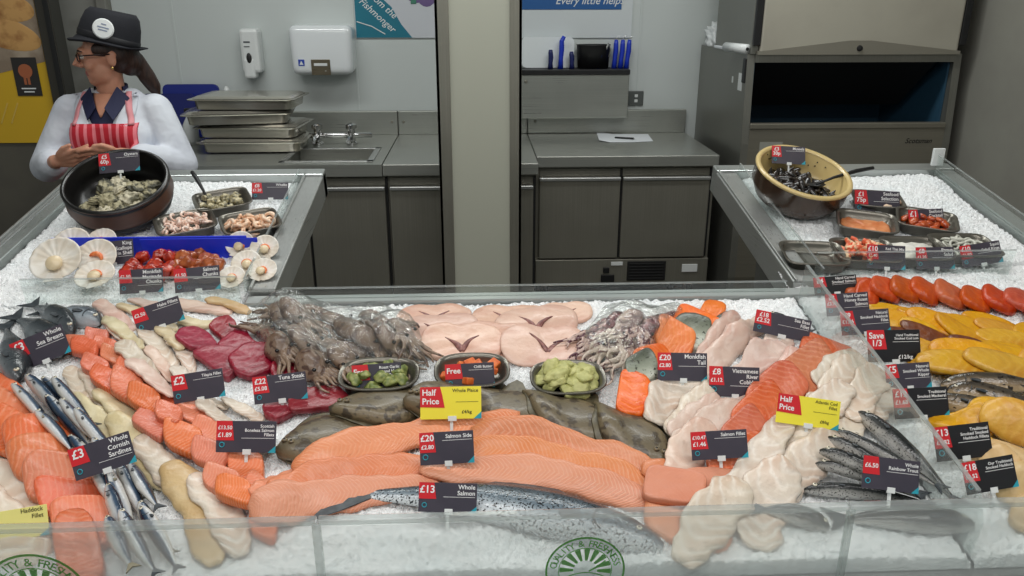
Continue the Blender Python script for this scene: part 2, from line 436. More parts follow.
def strip(name, pts_px, Wm, T, m, label, cat, group=None, prof=None, k=26, soft=3, n=22, gap=.0005, e=.6, lump=.06):
    """long fillet following a centre line; Wm half width in metres"""
    u, v = bed(*pts_px[len(pts_px)//2], T*.5); lift = T*.5+hat_(u, v)
    sp = catmull([bed(x, y, lift) for x, y in pts_px], k)
    prof = prof or [(0, .25), (.06, .6), (.2, .95), (.5, 1), (.8, .85), (.95, .55), (1, .3)]
    p1, p2 = R.uniform(0, 6), R.uniform(0, 6)
    W = [Wm*interp(prof, i/(k-1))*(1+.10*math.sin(i*.55+p1)+.06*math.sin(i*1.3+p2)) for i in range(k)]
    tp = [(0, .3), (.06, .8), (.2, 1), (.8, .9), (.95, .65), (1, .25)]
    TT = [T*interp(tp, i/(k-1)) for i in range(k)]
    V, Fc, uv = loft_geo(sp, W, TT, n, e=e)
    V = [(x, y, z*(1+.10*math.sin(x*95+p1)*math.sin(y*80+p2)+.07*math.sin(x*170+y*130+p2)+lump*math.sin(x*60+p2)*math.cos(y*55+p1))) for x, y, z in V]
    P = drape(V, soft, gap); stamp(P)
    org = (sp[k//2].x, sp[k//2].y, float(P[:, 2].min()))
    return tag(bedobj(name, P, Fc, m, org, uv=uv), label, cat, group)
# ================================================================== THE ROOM
def struct(name, mb, m, smooth=False):
    o = mb.obj(name, m, smooth=smooth); o['kind'] = 'structure'; return o
M_wall = mat('white_wall_panel', (204, 210, 208), .38, bump=.02, bscale=9)
M_steel = steel('brushed_steel', (168, 170, 163), .3, 'x', .58)
M_steelv = steel('brushed_steel_upright', (150, 148, 137), .36, 'z', .6)
M_steell = steel('bright_steel', (190, 192, 190), .3, 'y')
M_steely = steel('brushed_steel_long', (150, 152, 150), .32, 'y')
M_dark = mat('dark_gap', (18, 18, 18), .7)
M_black = mat('black_plastic', (22, 22, 24), .45)
M_white = mat('white_plastic', (226, 229, 228), .35)
M_blue = mat('blue_plastic', (22, 38, 130), .42)
M_bluetray = mat('blue_tray_plastic', (28, 52, 205), .4)
M_cream = mat('cream_pillar_panel', (186, 187, 172), .45, bump=.02, bscale=12)
M_grey = mat('grey_panel', (150, 150, 144), .55, col2=(120, 118, 110), nscale=4)
M_greyd = mat('grey_brown_panel', (92, 88, 78), .55, col2=(84, 80, 72), nscale=4)
M_floor = mat('floor_vinyl', (92, 90, 84), .5, col2=(78, 77, 72), nscale=60)
M_ceil = mat('ceiling_tile', (205, 205, 200), .8)
YW = 4.6
mb = MB(); mb.box((-5.2, -2.6, -.1), (3.4, YW+.1, 0)); struct('floor', mb, M_floor)
mb = MB(); mb.box((-5.2, -2.6, 3.0), (3.4, YW+.1, 3.1)); struct('ceiling', mb, M_ceil)
mb = MB(); mb.box((-5.2, YW, 0), (3.4, YW+.12, 3.0)); struct('wall_back', mb, M_wall)
mb = MB(); mb.box((2.34, .4, 0), (2.46, YW, 3.0)); struct('wall_right', mb, mat('grey_side_wall', (146, 145, 136), .6, col2=(138, 136, 128), nscale=3))
# seams and cover strips of the white wall cladding
for i, (x0, z0, z1) in enumerate(((-.66, 1.08, 3.0), (.86+.05, 1.08, 3.0), (-1.62, 1.08, 3.0))):
    mb = MB(); mb.box((x0-.006, YW-.004, z0), (x0+.006, YW, z1), .001); struct('trim_%d' % (i+1), mb, M_wall)
# grey door by the partition
mb = MB(); mb.box((-3.1, YW-.05, 0), (-1.93, YW, 2.3), .004); mb.box((-1.98, YW-.075, 0), (-1.93, YW-.05, 2.3), .004)
struct('door_1', mb, M_grey)
# left partition with its dark post
mb = MB(); mb.box((-5.2, 4.2, 0), (-2.11, 4.26, 3.0)); struct('wall_left', mb, M_greyd)
mb = MB(); mb.box((-2.11, 4.16, 0), (-2.04, 4.27, 3.0), .006); mb.box((-2.067, 4.15, 0), (-2.045, 4.165, 3.0), .002, 1)
struct('trim_4', mb, [mat('dark_bronze_post', (66, 63, 57), .4, .6), M_dark])
# pillar: cream panel between steel corner guards
mb = MB()
PX0, PX1, PY0, PY1 = -.163, .189, 3.4, 3.66
mb.box((PX0+.012, PY0+.006, 0), (PX1-.012, PY1-.006, 3.0))
mb2 = MB()
for (x0, x1) in ((PX0, PX0+.056), (PX1-.05, PX1)):
    mb2.box((x0, PY0, 0), (x1, PY0+.006, 3.0), .001)
for x in (PX0, PX1-.012):
    mb2.box((x, PY0, 0), (x+.012, PY1, 3.0), .001)
o = struct('wall_pillar', mb, M_cream)
o2 = mb2.obj('corner_guard', M_steelv, o)

# ------------------------------------------------------------------ worktops and refrigerated cabinets
YL, YR = 3.70, 3.865
WZ = .95
def slab_top(name, x0, x1, yf, hole, label, cat, m=M_steel):
    mb = MB(); z0, z1 = WZ-.055, WZ
    if hole:
        hx0, hx1, hy0, hy1 = hole
        mb.box((x0, yf, z0), (hx0, YW-.012, z1)); mb.box((hx1, yf, z0), (x1, YW-.012, z1))
        mb.box((hx0, yf, z0), (hx1, hy0, z1)); mb.box((hx0, hy1, z0), (hx1, YW-.012, z1))
    else: mb.box((x0, yf, z0), (x1, YW-.012, z1), .004)
    r = tag(mb.obj(name, m), label, cat)
    u = MB(); u.box((x0, YW-.04, z1), (x1, YW-.002, 1.08), .004); u.obj('upstand', m, r)
    return r
sx0, sx1, sy0, sy1 = -.90, -.52, 3.79, 4.10
top1 = slab_top('worktop', -1.915, -.443, YL, (sx0, sx1, sy0, sy1), 'long steel worktop with an inset sink under the hand dryer', 'worktop')
mb = MB(); d = .10
mb.box((sx0-.004, sy0-.004, WZ-d-.004), (sx1+.004, sy1+.004, WZ-d)); mb.box((sx0-.004, sy0-.004, WZ-d), (sx0, sy1+.004, WZ)); mb.box((sx1, sy0-.004, WZ-d), (sx1+.004, sy1+.004, WZ))
mb.box((sx0, sy0-.004, WZ-d), (sx1, sy0, WZ)); mb.box((sx0, sy1, WZ-d), (sx1, sy1+.004, WZ))
mb.lathe([(.0, .95-d+.002), (.03, .95-d+.002), (.035, .95-d+.0005)], 16, mw=Matrix.Translation((-.71, 3.95, 0)))
mb.obj('sink_bowl', M_steel, top1)
mb = MB(); mb.box((sx0-.03, sy0-.03, WZ), (sx0, sy1+.03, WZ+.005), .002); mb.box((sx1, sy0-.03, WZ), (sx1+.03, sy1+.03, WZ+.005), .002); mb.box((sx0-.03, sy0-.03, WZ), (sx1+.03, sy0, WZ+.005), .002); mb.box((sx0-.03, sy1, WZ), (sx1+.03, sy1+.03, WZ+.005), .002)
mb.obj('sink_rim', M_steell, top1)
top2 = slab_top('worktop', -.44, .285, YL, None, 'narrow steel worktop running behind the cream pillar', 'worktop')
top3 = slab_top('worktop', .288, 1.19, YR, None, 'steel worktop carrying a sheet of white paper beside the ice machine', 'worktop')
for px in (336, 344):
    pass
for t, xs in ((top2, (-.41, .2)), (top1, (-.475,)), (top3, (.33,))):
    for x in xs:
        mb = MB(); mb.lathe([(0, 0), (.008, 0), (.006, .004), (0, .005)], 10, mw=Matrix.Translation((x, YW-.04, 1.02)) @ Matrix.Rotation(PI/2, 4, 'X')); mb.obj('screw', M_steelv, t)
# pipe tap with two valves
tp = thing('sink_tap', 'chrome pipe tap with two valve heads over the sink', 'tap', (0, 0, 0))
chrome = mat('chrome', (205, 205, 205), .14, 1)
mb = MB(); mb.tube([(-.95, 4.24, 1.0), (-.55, 4.24, 1.0)], .014, 12); mb.obj('pipe', chrome, tp, smooth=True)
for x in (-.83, -.655):
    mb = MB(); mb.lathe([(.028, .95), (.028, .962), (.02, .97), (.02, 1.03), (.03, 1.035), (.03, 1.055), (.014, 1.062), (0, 1.064)], 14, mw=Matrix.Translation((x, 4.24, 0)))
    mb.tube([(x, 4.24, 1.0), (x-.0, 4.13, 1.0), (x, 4.11, .985)], .011, 8)
    shade_auto(mb.obj('valve', chrome, tp))
def cabinet(label, x0, x1, yf, doors, z0=.27, vent=False, group=None):
    r = thing('refrigerated_cabinet', label, 'cabinet', ((x0+x1)/2, yf, 0))
    ox, oy = (x0+x1)/2, yf
    def P(mb, n, m, par=r): return mb.obj(n, m, par)
    mb = MB(); mb.box((x0-ox, .028, z0), (x1-ox, YW-oy-.04, .893)); P(mb, 'body', M_steelv)
    zb = .42 if vent else .33
    for a, b in doors:
        mb = MB(); mb.box((a-ox+.006, 0, zb), (b-ox-.006, .026, .84), .005); dr = P(mb, 'door', M_steelv)
        mb = MB(); mb.box((a-ox+.006, -.012, .824), (b-ox-.006, .012, .842), .004); mb.box((a-ox+.006, .02, .842), (b-ox-.006, .026, .88), .001, 1)
        mb.obj('handle_lip', [M_steell, M_steelv], dr)
        mb = MB(); mb.box((b-ox-.006, .015, zb), (b-ox+.006, .028, .88), 0); P(mb, 'door_seal', M_dark)
    for fx in (x0+.06, x1-.06):
        for fy in (.1, .5):
            mb = MB(); mb.lathe([(.03, 0), (.03, .01), (.018, .02), (.018, z0)], 12, mw=Matrix.Translation((fx-ox, fy, 0))); P(mb, 'foot', M_black)
    if vent:
        mb = MB(); mb.box((x0-ox, .004, z0), (x1-ox, .028, zb-.008), .003); P(mb, 'plinth', M_steelv)
        g = MB(); gx0, gx1 = .765-ox, .965-ox; g.box((gx0, -.002, z0+.025), (gx1, .006, zb-.02), .002, 1)
        for i in range(6):
            z = z0+.032+i*.016; g.box((gx0+.01, -.005, z), (gx1-.01, 0, z+.009), .002, 0)
        P(g, 'vent_grille', [M_black, M_dark])
        g = MB(); g.box((.63-ox, -.004, z0+.02), (.70-ox, .006, z0+.06), .003); P(g, 'control_panel', M_black)
        g = MB(); g.box((.64-ox, -.006, z0+.07), (.672-ox, .006, z0+.1), .003); P(g, 'switch', M_black)
        g = MB(); g.box((.68-ox, -.0015, z0+.11), (.74-ox, .005, z0+.128), .0005); P(g, 'sticker', M_white)
        g = MB(); g.box((1.05-ox, -.0015, z0+.07), (1.13-ox, .005, z0+.11), .0005); P(g, 'sticker', M_white)
    return r
cabinet('double-door steel cabinet under the sink worktop', -1.22, -.43, YL+.02, [(-.80, -.43), (-1.2, -.80)])
cabinet('steel cabinet with one door partly behind the cream pillar', -.425, .275, YL+.02, [(-.42, -.07), (-.07, .27)])
cabinet('steel two-door cabinet with black vent grille beside the ice machine', .29, 1.185, YR+.02, [(.30, .715), (.715, 1.165)], vent=True)

# ------------------------------------------------------------------ stacked serving pans, chopping boards
M_pan = steel('pan_steel', (196, 192, 180), .2, 'x')
def pan(label, z, dx, dy, rz):
    r = thing('serving_pan', label, 'pan', (-1.135+dx, 4.16+dy, z+.056), (0, 0, rz), 'steel serving pans stacked by the sink')
    w, d, h = .25, .16, .052
    def ringp(w, d, z, c=.035, n=5):
        out = []
        for (sx, sy, a0) in ((1, 1, 0), (-1, 1, 90), (-1, -1, 180), (1, -1, 270)):
            for i in range(n):
                a = math.radians(a0+90*i/(n-1)); out.append(((w-c)*sx+c*math.cos(a), (d-c)*sy+c*math.sin(a), z))
        return out
    rings = [ringp(w-.035, d-.035, 0, .02), ringp(w-.018, d-.018, .003), ringp(w-.012, d-.012, h-.006), ringp(w+.012, d+.012, h-.004), ringp(w+.014, d+.014, h), ringp(w-.008, d-.008, h+.002)]
    V = [v for q in rings for v in q]; n = 20
    Fc = [(i*n+j, i*n+(j+1) % n, (i+1)*n+(j+1) % n, (i+1)*n+j) for i in range(5) for j in range(n)] + [tuple(range(n))[::-1]]
    Fc += [tuple(range(5*n, 6*n))]
    shade_auto(mk('body', V, Fc, M_pan, r), 40)
    lid = [ringp(w-.004, d-.004, h+.003), ringp(w-.02, d-.02, h+.012), ringp(w-.06, d-.05, h+.013)]
    V = [v for q in lid for v in q]
    Fc = [(i*n+j, i*n+(j+1) % n, (i+1)*n+(j+1) % n, (i+1)*n+j) for i in range(2) for j in range(n)] + [tuple(range(2*n, 3*n)), tuple(range(n))[::-1]]
    shade_auto(mk('lid', V, Fc, M_pan, r), 40)
pan('lowest steel pan of the stack by the sink', .9, .02, -.02, .02)
pan('second steel pan from the bottom of the stack by the sink', .968, .01, .0, -.06)
pan('third steel pan up, set askew in the stack', 1.036, -.05, -.02, .14)
pan('topmost wide steel pan with a lid on the stack', 1.104, .0, 0, -.05)
def board(name, label, cat, x0, x1, y, z0, z1, m, lean=.12, th=.018, rad=.03):
    w = x1-x0; h = z1-z0; pts = []
    for (cx, cy, a0) in ((w-rad, h-rad, 0), (rad, h-rad, 90), (rad, rad, 180), (w-rad, rad, 270)):
        for i in range(5):
            a = math.radians(a0+90*i/4); pts.append((cx+rad*math.cos(a), cy+rad*math.sin(a)))
    mb = MB(); mb.prism(pts, 0, th)
    o = mb.obj(name, m); o.location = (x0, y, z0); o.rotation_euler = (PI/2-lean, 0, 0)
    return tag(o, label, cat)
board('chopping_board', 'large blue chopping board standing behind the steel pans', 'chopping board', -1.70, -1.40, 4.51, .952, 1.235, M_blue)
board('chopping_board', 'shorter blue chopping board leaning by the pans', 'chopping board', -1.80, -1.52, 4.47, .952, 1.19, mat('navy_plastic', (20, 30, 104), .42))
b = thing('scrubbing_brush', 'small white brush handle upright behind the steel pans', 'brush', (-1.355, 4.5, .95))
mb = MB(); mb.tube([(0, 0, .1), (0, 0, .2), (.004, 0, .25), (.004, 0, .275)], [.013, .012, .02, .006], 10); mb.obj('handle', M_white, b, smooth=True)
mb = MB(); mb.lathe([(.03, 0), (.034, .05), (.03, .1)], 14); mb.obj('bristle_head', M_white, b)
# low white wash bottle and nozzle by the pans
b = thing('spray_bottle', 'small spray bottle beside the stacked pans', 'bottle', (-1.50, 4.3, .95))
mb = MB(); mb.lathe([(.035, 0), (.038, .02), (.038, .1), (.016, .14), (.014, .155)], 16); mb.obj('body', M_white, b, smooth=True)
mb = MB(); mb.box((-.02, -.014, .155), (.03, .014, .185), .005); mb.tube([(.03, 0, .178), (.055, 0, .178)], .006, 8); mb.tube([(.015, 0, .16), (.035, 0, .13)], .005, 6); mb.obj('trigger_head', M_black, b)

# ------------------------------------------------------------------ wall fittings
sd = thing('soap_dispenser', 'white soap dispenser on the wall', 'soap dispenser', (-1.205, YW, 1.392))
mb = MB(); mb.box((-.05, -.10, -.10), (.05, 0, .13), .018); mb.obj('body', M_white, sd)
mb = MB(); mb.box((-.04, -.108, -.128), (.02, -.03, -.02), .014); mb.obj('lever', M_white, sd)
mb = MB(); mb.ell((-.005, -.106, -.02), (.014, .008, .027)); mb.obj('window', M_black, sd, smooth=True)
mb = MB(); mb.box((-.028, -.1015, .058), (.006, -.099, .066)); mb.box((-.028, -.1015, .036), (.002, -.099, .041)); mb.obj('marking', mat('grey_print', (70, 74, 80), .5), sd)
hd = thing('hand_dryer', 'white rounded hand dryer on the wall', 'hand dryer', (-.818, YW, 1.413))
bm = bmesh.new(); bmesh.ops.create_cube(bm, size=1)
for v in bm.verts:
    v.co = Vector((v.co.x*.335*(1 if v.co.z > 0 else .95), (v.co.y-.5)*.16 if v.co.y < 0 else 0, v.co.z*.255))
bmesh.ops.bevel(bm, geom=[e for e in bm.edges if not all(abs(v.co.y) < 1e-6 for v in e.verts)], offset=.045, segments=5, affect='EDGES', profile=.6, clamp_overlap=True)
mb = MB(); mb.bm(bm); shade_auto(mb.obj('casing', mat('white_gloss_casing', (232, 236, 238), .12, coat=.5), hd), 50)
mb = MB(); mb.box((-.055, -.1655, -.125), (.045, -.156, -.045), .002); pn = mb.obj('steel_panel', steel('panel_steel', (120, 110, 92), .3, 'x'), hd)
mb = MB(); mb.box((-.04, -.168, -.078), (.03, -.165, -.064), .001); mb.add(*text_geo('-', .03), mw=Matrix.Translation((.015, -.168, -.11)) @ Matrix.Rotation(PI/2, 4, 'X')); mb.obj('marking', M_white, pn)
mb = MB(); mb.box((-.122, -.1625, -.078), (-.09, -.155, -.045), .001); em = mb.obj('emblem', mat('blue_print', (40, 70, 170), .4), hd)
mb = MB(); mb.add([(-.117, -.1632, -.072), (-.095, -.1632, -.072), (-.106, -.1632, -.051)], [(0, 1, 2)]); mb.obj('emblem_mark', M_white, em)
# switch plate
o = thing('wall_socket', 'grey wall switch plate above the worktop', 'socket', (.902, YW, 1.14))
mb = MB(); mb.box((-.044, -.012, -.04), (.044, 0, .04), .004); mb.obj('plate', mat('grey_plate', (86, 90, 88), .5), o)
for z in (-.014, .014):
    mb = MB(); mb.box((-.008, -.017, z-.008), (.01, -.011, z+.008), .002); mb.obj('rocker', M_white, o)
# teal wall poster
ps = thing('wall_poster', 'teal and white fishmonger poster above the hand dryer', 'poster', (-.43, YW-.006, 1.469))
mb = MB(); mb.box((-.218, -.004, 0), (.24, .006, .5), .001); mb.obj('sheet', mat('poster_white', (205, 208, 214), .5), ps)
teal = mat('poster_teal', (26, 118, 140), .45)
mb = MB(); mb.prism([(-.216, .002), (.085, .002), (.03, .07), (-.02, .16), (-.075, .21), (-.12, .27), (-.216, .33)], .004, .0052, mw=Matrix.Rotation(PI/2, 4, 'X')); mb.obj('teal_panel', teal, ps)
mb = MB()
Mx = Matrix.Rotation(PI/2, 4, 'X')
for t, x, z, s in (('From the', -.15, .225, .05), ('Fishmonger', -.195, .185, .05)):
    mb.add(*text_geo(t, s, shear=.25, bold=.006), mw=Mx @ Matrix.Translation((x, z, .0056)) @ Matrix.Rotation(math.radians(-42), 4, 'Z'))
mb.tube([(-.21, -.0056, .085), (-.13, -.0056, .06), (-.06, -.0056, .02)], .003, 6)
mb.obj('lettering', M_white, ps)
mb = MB(); mb.ell((.12, -.005, .3), (.1, .002, .12)); mb.ell((.17, -.005, .24), (.06, .002, .08)); mb.obj('picture_shape', mat('poster_purple', (112, 92, 140), .5), ps)
mb = MB(); mb.box((.085, -.008, .175), (.115, -.004, .4), .004); mb.obj('picture_stem', mat('poster_green', (70, 130, 110), .5), ps)
# wall sign
sg = thing('wall_sign', 'white sign with a blue slogan band above the knives', 'sign', (.56, YW-.006, 1.467))
mb = MB(); mb.box((-.36, -.003, 0), (.30, .006, .4), .001); mb.obj('panel', mat('sign_white', (212, 218, 220), .45), sg)
mb = MB(); mb.box((-.36, -.006, .148), (.238, -.003, .4), .001); mb.obj('blue_band', mat('sign_blue', (32, 92, 156), .45), sg)
mb = MB(); mb.add(*text_geo('Every little helps', .056, shear=.3, bold=.006), mw=Matrix.Translation((-.125, -.0065, .176)) @ Mx); mb.obj('lettering', M_white, sg)

# ------------------------------------------------------------------ knife box
kb = thing('knife_rack', 'steel knife box on the wall over the worktop', 'knife rack', (.545, YW-.002, 1.048))
mb = MB(); y1 = -.14
mb.box((-.31, y1, 0), (.29, 0, .235), .004); mb.obj('box', M_steel, kb)
mb = MB(); mb.box((-.312, y1-.008, .235), (.292, -.0, .262), .003); mb.obj('slotted_top', M_black, kb)
mb = MB(); mb.lathe([(0, 0), (.01, 0), (.008, .005), (0, .006)], 10, mw=Matrix.Translation((-.275, y1, .2)) @ Matrix.Rotation(PI/2, 4, 'X')); mb.obj('screw', M_steelv, kb)
kx = [(-.138, .1, 0, 0), (-.083, .17, .03, 1), (-.02, .09, -.05, 0), (.09, .10, .35, 0), (.12, .11, .25, 0), (.215, .15, .05, 1), (.25, .15, .06, 1), (.283, .15, .08, 1)]
M_kblue = mat('blue_knife_handle', (28, 58, 190), .35); M_kdark = mat('navy_knife_handle', (24, 34, 92), .4)
kl = ['short dark blue knife handle in the rack, nearest the pillar', 'tall bright blue knife handle with a hooked end', 'short dark blue knife handle beside the tall hooked one', 'slanted dark knife handle in front of the black tub', 'second slanted dark knife handle before the black tub', 'first upright blue handle of the trio at the rack end', 'middle upright blue handle of the trio at the rack end', 'last upright blue handle of the trio at the rack end']
for i, (x, h, ln, br) in enumerate(kx):
    k = thing('knife', kl[i], 'knife', (.545+x, YW-.09+(.02 if i > 4 else 0), 1.048+.262), (0, ln, 0), 'knives in the rack')
    mb = MB(); hk = .012 if i == 1 else 0
    mb.tube([(0, 0, 0), (0, 0, h*.3), (.002, 0, h*.6), (.0, 0, h*.85), (hk, 0, h)], [.016, .012, .014, .013, .01], 10); mb.obj('handle', M_kblue if br else M_kdark, k, smooth=True)
    mb = MB(); mb.box((-.014, -.0012, -.05), (.014, .0012, 0)); mb.obj('blade', M_steell, k)
    if i > 4:
        mb = MB(); mb.tube([(0, 0, h), (.004, 0, h+.014), (.014, 0, h+.02)], .003, 6); mb.obj('hook', M_steell, k)
board('chopping_board', 'white chopping board standing behind the knife handles', 'chopping board', .25, .54, YW-.035, 1.312, 1.475, mat('white_board', (232, 238, 240), .4), .03)
t = thing('utensil_tub', 'black tub behind the knife handles on the rack', 'tub', (.645, YW-.06, 1.311))
mb = MB(); mb.lathe([(0, 0), (.085, 0), (.092, .12), (.096, .125), (.088, .125), (.082, .01), (0, .01)], 24, sy=.55); mb.obj('tub_body', M_black, t, smooth=True)
mb = MB(); mb.tube([(.06, -.02, .08), (.075, -.04, .13), (.09, -.045, .1), (.08, -.045, .06)], .006, 8); mb.obj('wire_handle', M_steell, t, smooth=True)

# paper with a pen
p0 = [on_z(x, y, .953) for x, y in ((596, 131), (612, 134), (630, 134), (648, 134), (653, 141), (632, 142), (610, 142), (599, 141))]
c = sum(p0, Vector())/8
mb = MB(); mb.prism([(p.x-c.x, p.y-c.y) for p in p0], 0, .0015)
for v in mb.V:
    if v.x < -.13: v.z += (-.13-v.x)*.35
o = mb.obj('paper_sheet', mat('paper', (236, 240, 244), .6)); o.location = (c.x, c.y, .9515); tag(o, 'white paper sheet lying on the steel worktop', 'paper')
pn = thing('pen', 'dark pen lying across the white paper', 'pen', tuple(on_z(624, 138, .96)), (0, 0, -.35))
mb = MB(); mb.tube([(-.05, 0, 0), (.055, 0, 0)], .005, 8); mb.obj('barrel', M_black, pn, smooth=True)
mb = MB(); mb.tube([(.055, 0, 0), (.065, 0, 0)], [.004, .001], 8); mb.obj('tip', M_steell, pn)

# ------------------------------------------------------------------ ice machine
IX0, IX1, IY0 = 1.255, 2.27, 3.76
im = thing('ice_machine', 'large steel ice machine with an open dark bin', 'ice machine', (0, 0, 0))
prof = [(IY0+.08, .0), (IY0, .35), (IY0, 1.02), (IY0+.03, 1.43), (YW-.01, 1.43), (YW-.01, 0)]
def side_prism(mb, x0, x1, prof, mi=0):
    n = len(prof); V = [(x0, y, z) for y, z in prof] + [(x1, y, z) for y, z in prof]
    Fc = [tuple(range(n)), tuple(range(n, 2*n))[::-1]] + [((i+1) % n, i, n+i, n+(i+1) % n) for i in range(n)]
    mb.add(V, Fc, mi)
# bin shell with the opening: side walls, lower front, top and back
mb = MB(); side_prism(mb, IX0, IX0+.035, prof); mb.obj('side_panel', steel('ice_machine_steel', (134, 133, 126), .34, 'z', .6), im)
mb = MB(); side_prism(mb, IX1-.035, IX1, prof); mb.obj('side_panel', MATS['ice_machine_steel'], im)
mb = MB(); side_prism(mb, IX0+.035, IX1-.035, [(IY0+.08, 0), (IY0, .35), (IY0, 1.095), (IY0+.03, 1.1), (IY0+.03, .1)]); mb.box((IX0+.034, IY0-.006, 1.09), (IX1-.034, IY0+.03, 1.118), .005); mb.obj('front_panel', steel('ice_front_steel', (140, 136, 124), .36, 'x', .6), im)
mb = MB(); mb.box((IX0+.035, IY0+.012, 1.395), (IX1-.035, YW-.012, 1.43)); mb.box((IX0+.035, YW-.03, .1), (IX1-.035, YW-.012, 1.43)); mb.obj('top_panel', MATS['ice_machine_steel'], im)
mb = MB(); mb.box((IX0+.036, IY0+.031, .75), (IX1-.036, IY0+.036, 1.0)); mb.box((IX0+.036, 4.4, .75), (IX1-.036, 4.41, 1.39)); mb.box((IX0+.036, IY0+.036, .75), (IX1-.036, 4.4, .76)); mb.box((IX1-.046, IY0+.05, .76), (IX1-.037, 4.4, 1.39)); mb.box((IX0+.037, IY0+.05, .76), (IX0+.046, 4.4, 1.39))
mb.obj('bin_liner', mat('blue_grey_liner', (44, 78, 100), .5), im)
mb = MB(); side_prism(mb, IX0+.05, IX1-.1, [(IY0+.06, 1.39), (IY0+.35, 1.16), (IY0+.36, 1.17), (IY0+.08, 1.395)]); mb.tube([(IX0+.05, IY0+.355, 1.165), (IX1-.1, IY0+.355, 1.165)], .006, 8)
mb.obj('inner_flap', mat('dark_bin_flap', (40, 38, 36), .4, .3), im)
mb = MB(); z0 = 1.43
mb.prism([(IX0+.035, z0+.015), ((IX0+IX1)/2-.05, z0+.062), ((IX0+IX1)/2+.05, z0+.062), (IX1-.03, z0+.015), (IX1-.03, z0), (IX0+.035, z0)], -IY0+.004, -IY0-.04, mw=Matrix.Rotation(PI/2, 4, 'X')); 
mb.obj('door_lip', mat('ice_door_lip', (150, 146, 134), .4, .5), im)
mb = MB(); mb.box((IX0+.045, IY0-.0, z0), (IX1-.04, 4.36, 2.05), .01); 
mb.obj('ice_maker_head', mat('ice_door_panel', (176, 172, 158), .42, .1, col2=(168, 163, 150), nscale=3), im)
mb = MB(); mb.box((IX0+.01, IY0+.02, z0), (IX0+.045, 4.36, 2.05), .003); mb.obj('head_side', MATS['ice_machine_steel'], im)
for xa, xb in ((IX0+.012, IX0+.045), (IX1-.04, IX1-.008)):
    mb = MB(); mb.box((xa, IY0-.002, z0+.04), (xb, IY0+.02, 2.05), .003); mb.obj('door_edge', M_black, im)
mb = MB(); mb.lathe([(0, 0), (.014, 0), (.012, .008), (0, .01)], 12, mw=Matrix.Translation(((IX0+IX1)/2, IY0-.004, z0+.028)) @ Matrix.Rotation(PI/2, 4, 'X')); mb.obj('latch', M_black, im)
mb = MB(); mb.add(*text_geo('Scotsman', .034, shear=.3, bold=.012), mw=Matrix.Translation((2.05, IY0-.001, 1.02)) @ Mx); mb.obj('lettering', M_black, im)
for (x, y, z, w, h, sidef) in ((IX0-.001, IY0+.1, 1.3, .06, .08, 1), (IX0-.001, IY0+.22, 1.3, .02, .03, 1)):
    mb = MB(); mb.box((x, y-w/2, z-h/2), (x+.002, y+w/2, z+h/2)); mb.obj('sticker', M_white, im)
mb = MB(); mb.box((IX0+.09, IY0-.0015, .93), (IX0+.2, IY0+.001, 1.03)); mb.obj('sticker', mat('grey_sticker', (150, 150, 142), .5), im)
mb = MB(); mb.box((IX0-.006, IY0+.03, 1.30), (IX0+.02, IY0+.07, 1.41), .003); mb.obj('hinge', M_black, im)
# odds and ends on the ledge of the bin
bag = thing('paper_roll', 'white paper roll on top of the ice machine', 'roll', (1.245, 3.86, 1.453), (0, 0, .15))
mb = MB(); mb.tube([(-.02, .12, 0), (.0, -.06, 0)], .022, 14); mb.obj('paper', M_white, bag, smooth=True)
mb = MB(); mb.tube([(0, -.062, 0), (.0005, -.059, 0)], .008, 10); mb.obj('core', M_black, bag)
mb = MB(); bm = bmesh.new(); bmesh.ops.create_icosphere(bm, subdivisions=4, radius=1)
for v in bm.verts:
    k = 1+.25*math.sin(v.co.x*7+v.co.z*5)*math.sin(v.co.y*6+1)+.12*math.sin(v.co.z*17+v.co.x*13)
    v.co = Vector((v.co.x*.06*k, v.co.y*.08*k, max(v.co.z*.075*k, -.045)+.045))
mb.bm(bm); o = mb.obj('plastic_bag', mat('white_bag_film', (226, 230, 230), .3), smooth=True); o.location = (1.30, 4.45, 1.431); tag(o, 'crumpled white plastic bag at the back of the ice machine ledge', 'bag')
mb = MB(); mb.box((-.05, -.1, 0), (.05, .1, .012), .003); o = mb.obj('paper_pad', MATS['paper']); o.location = (1.29, 4.2, 1.431); tag(o, 'flat white paper pad on the ice machine ledge', 'paper')

# ------------------------------------------------------------------ bakery-style poster on the partition
bp_ = thing('food_poster', 'food photo poster with a yellow lower half on the partition', 'poster', (-2.475, 4.2, .98))
mb = MB(); mb.box((-.5, -.012, 0), (.352, -.001, 1.05), .002); mb.obj('panel', mat('poster_yellow', (214, 172, 32), .5), bp_)
mb = MB(); mb.prism([(-.5, .40), (-.1, .33), (.08, .335), (.352, .40), (.352, 1.05), (-.5, 1.05)], .012, .0135, mw=Mx)
mb.obj('photo_area', mat('poster_linen', (176, 160, 140), .55, col2=(140, 122, 104), nscale=7), bp_)
for (cx, cz, rx, rz, a) in ((.17, .54, .19, .075, -.30), (.20, .66, .15, .07, -.22), (.16, .80, .20, .075, -.2)):
    mb = MB(); mb.ell((cx, -.0135, cz), (rx, .004, rz), rot=Euler((0, -a, 0)), seg=28, rings=14)
    mb.obj('pictured_bread', mat('pictured_crust', (206, 158, 96), .5, col2=(150, 96, 48), nscale=14, lo=.5, hi=.75), bp_)
mb = MB(); mb.box((.19, -.0165, .235), (.31, -.0125, .42), .001); tg = mb.obj('dark_badge', mat('badge_black', (40, 36, 34), .5), bp_)
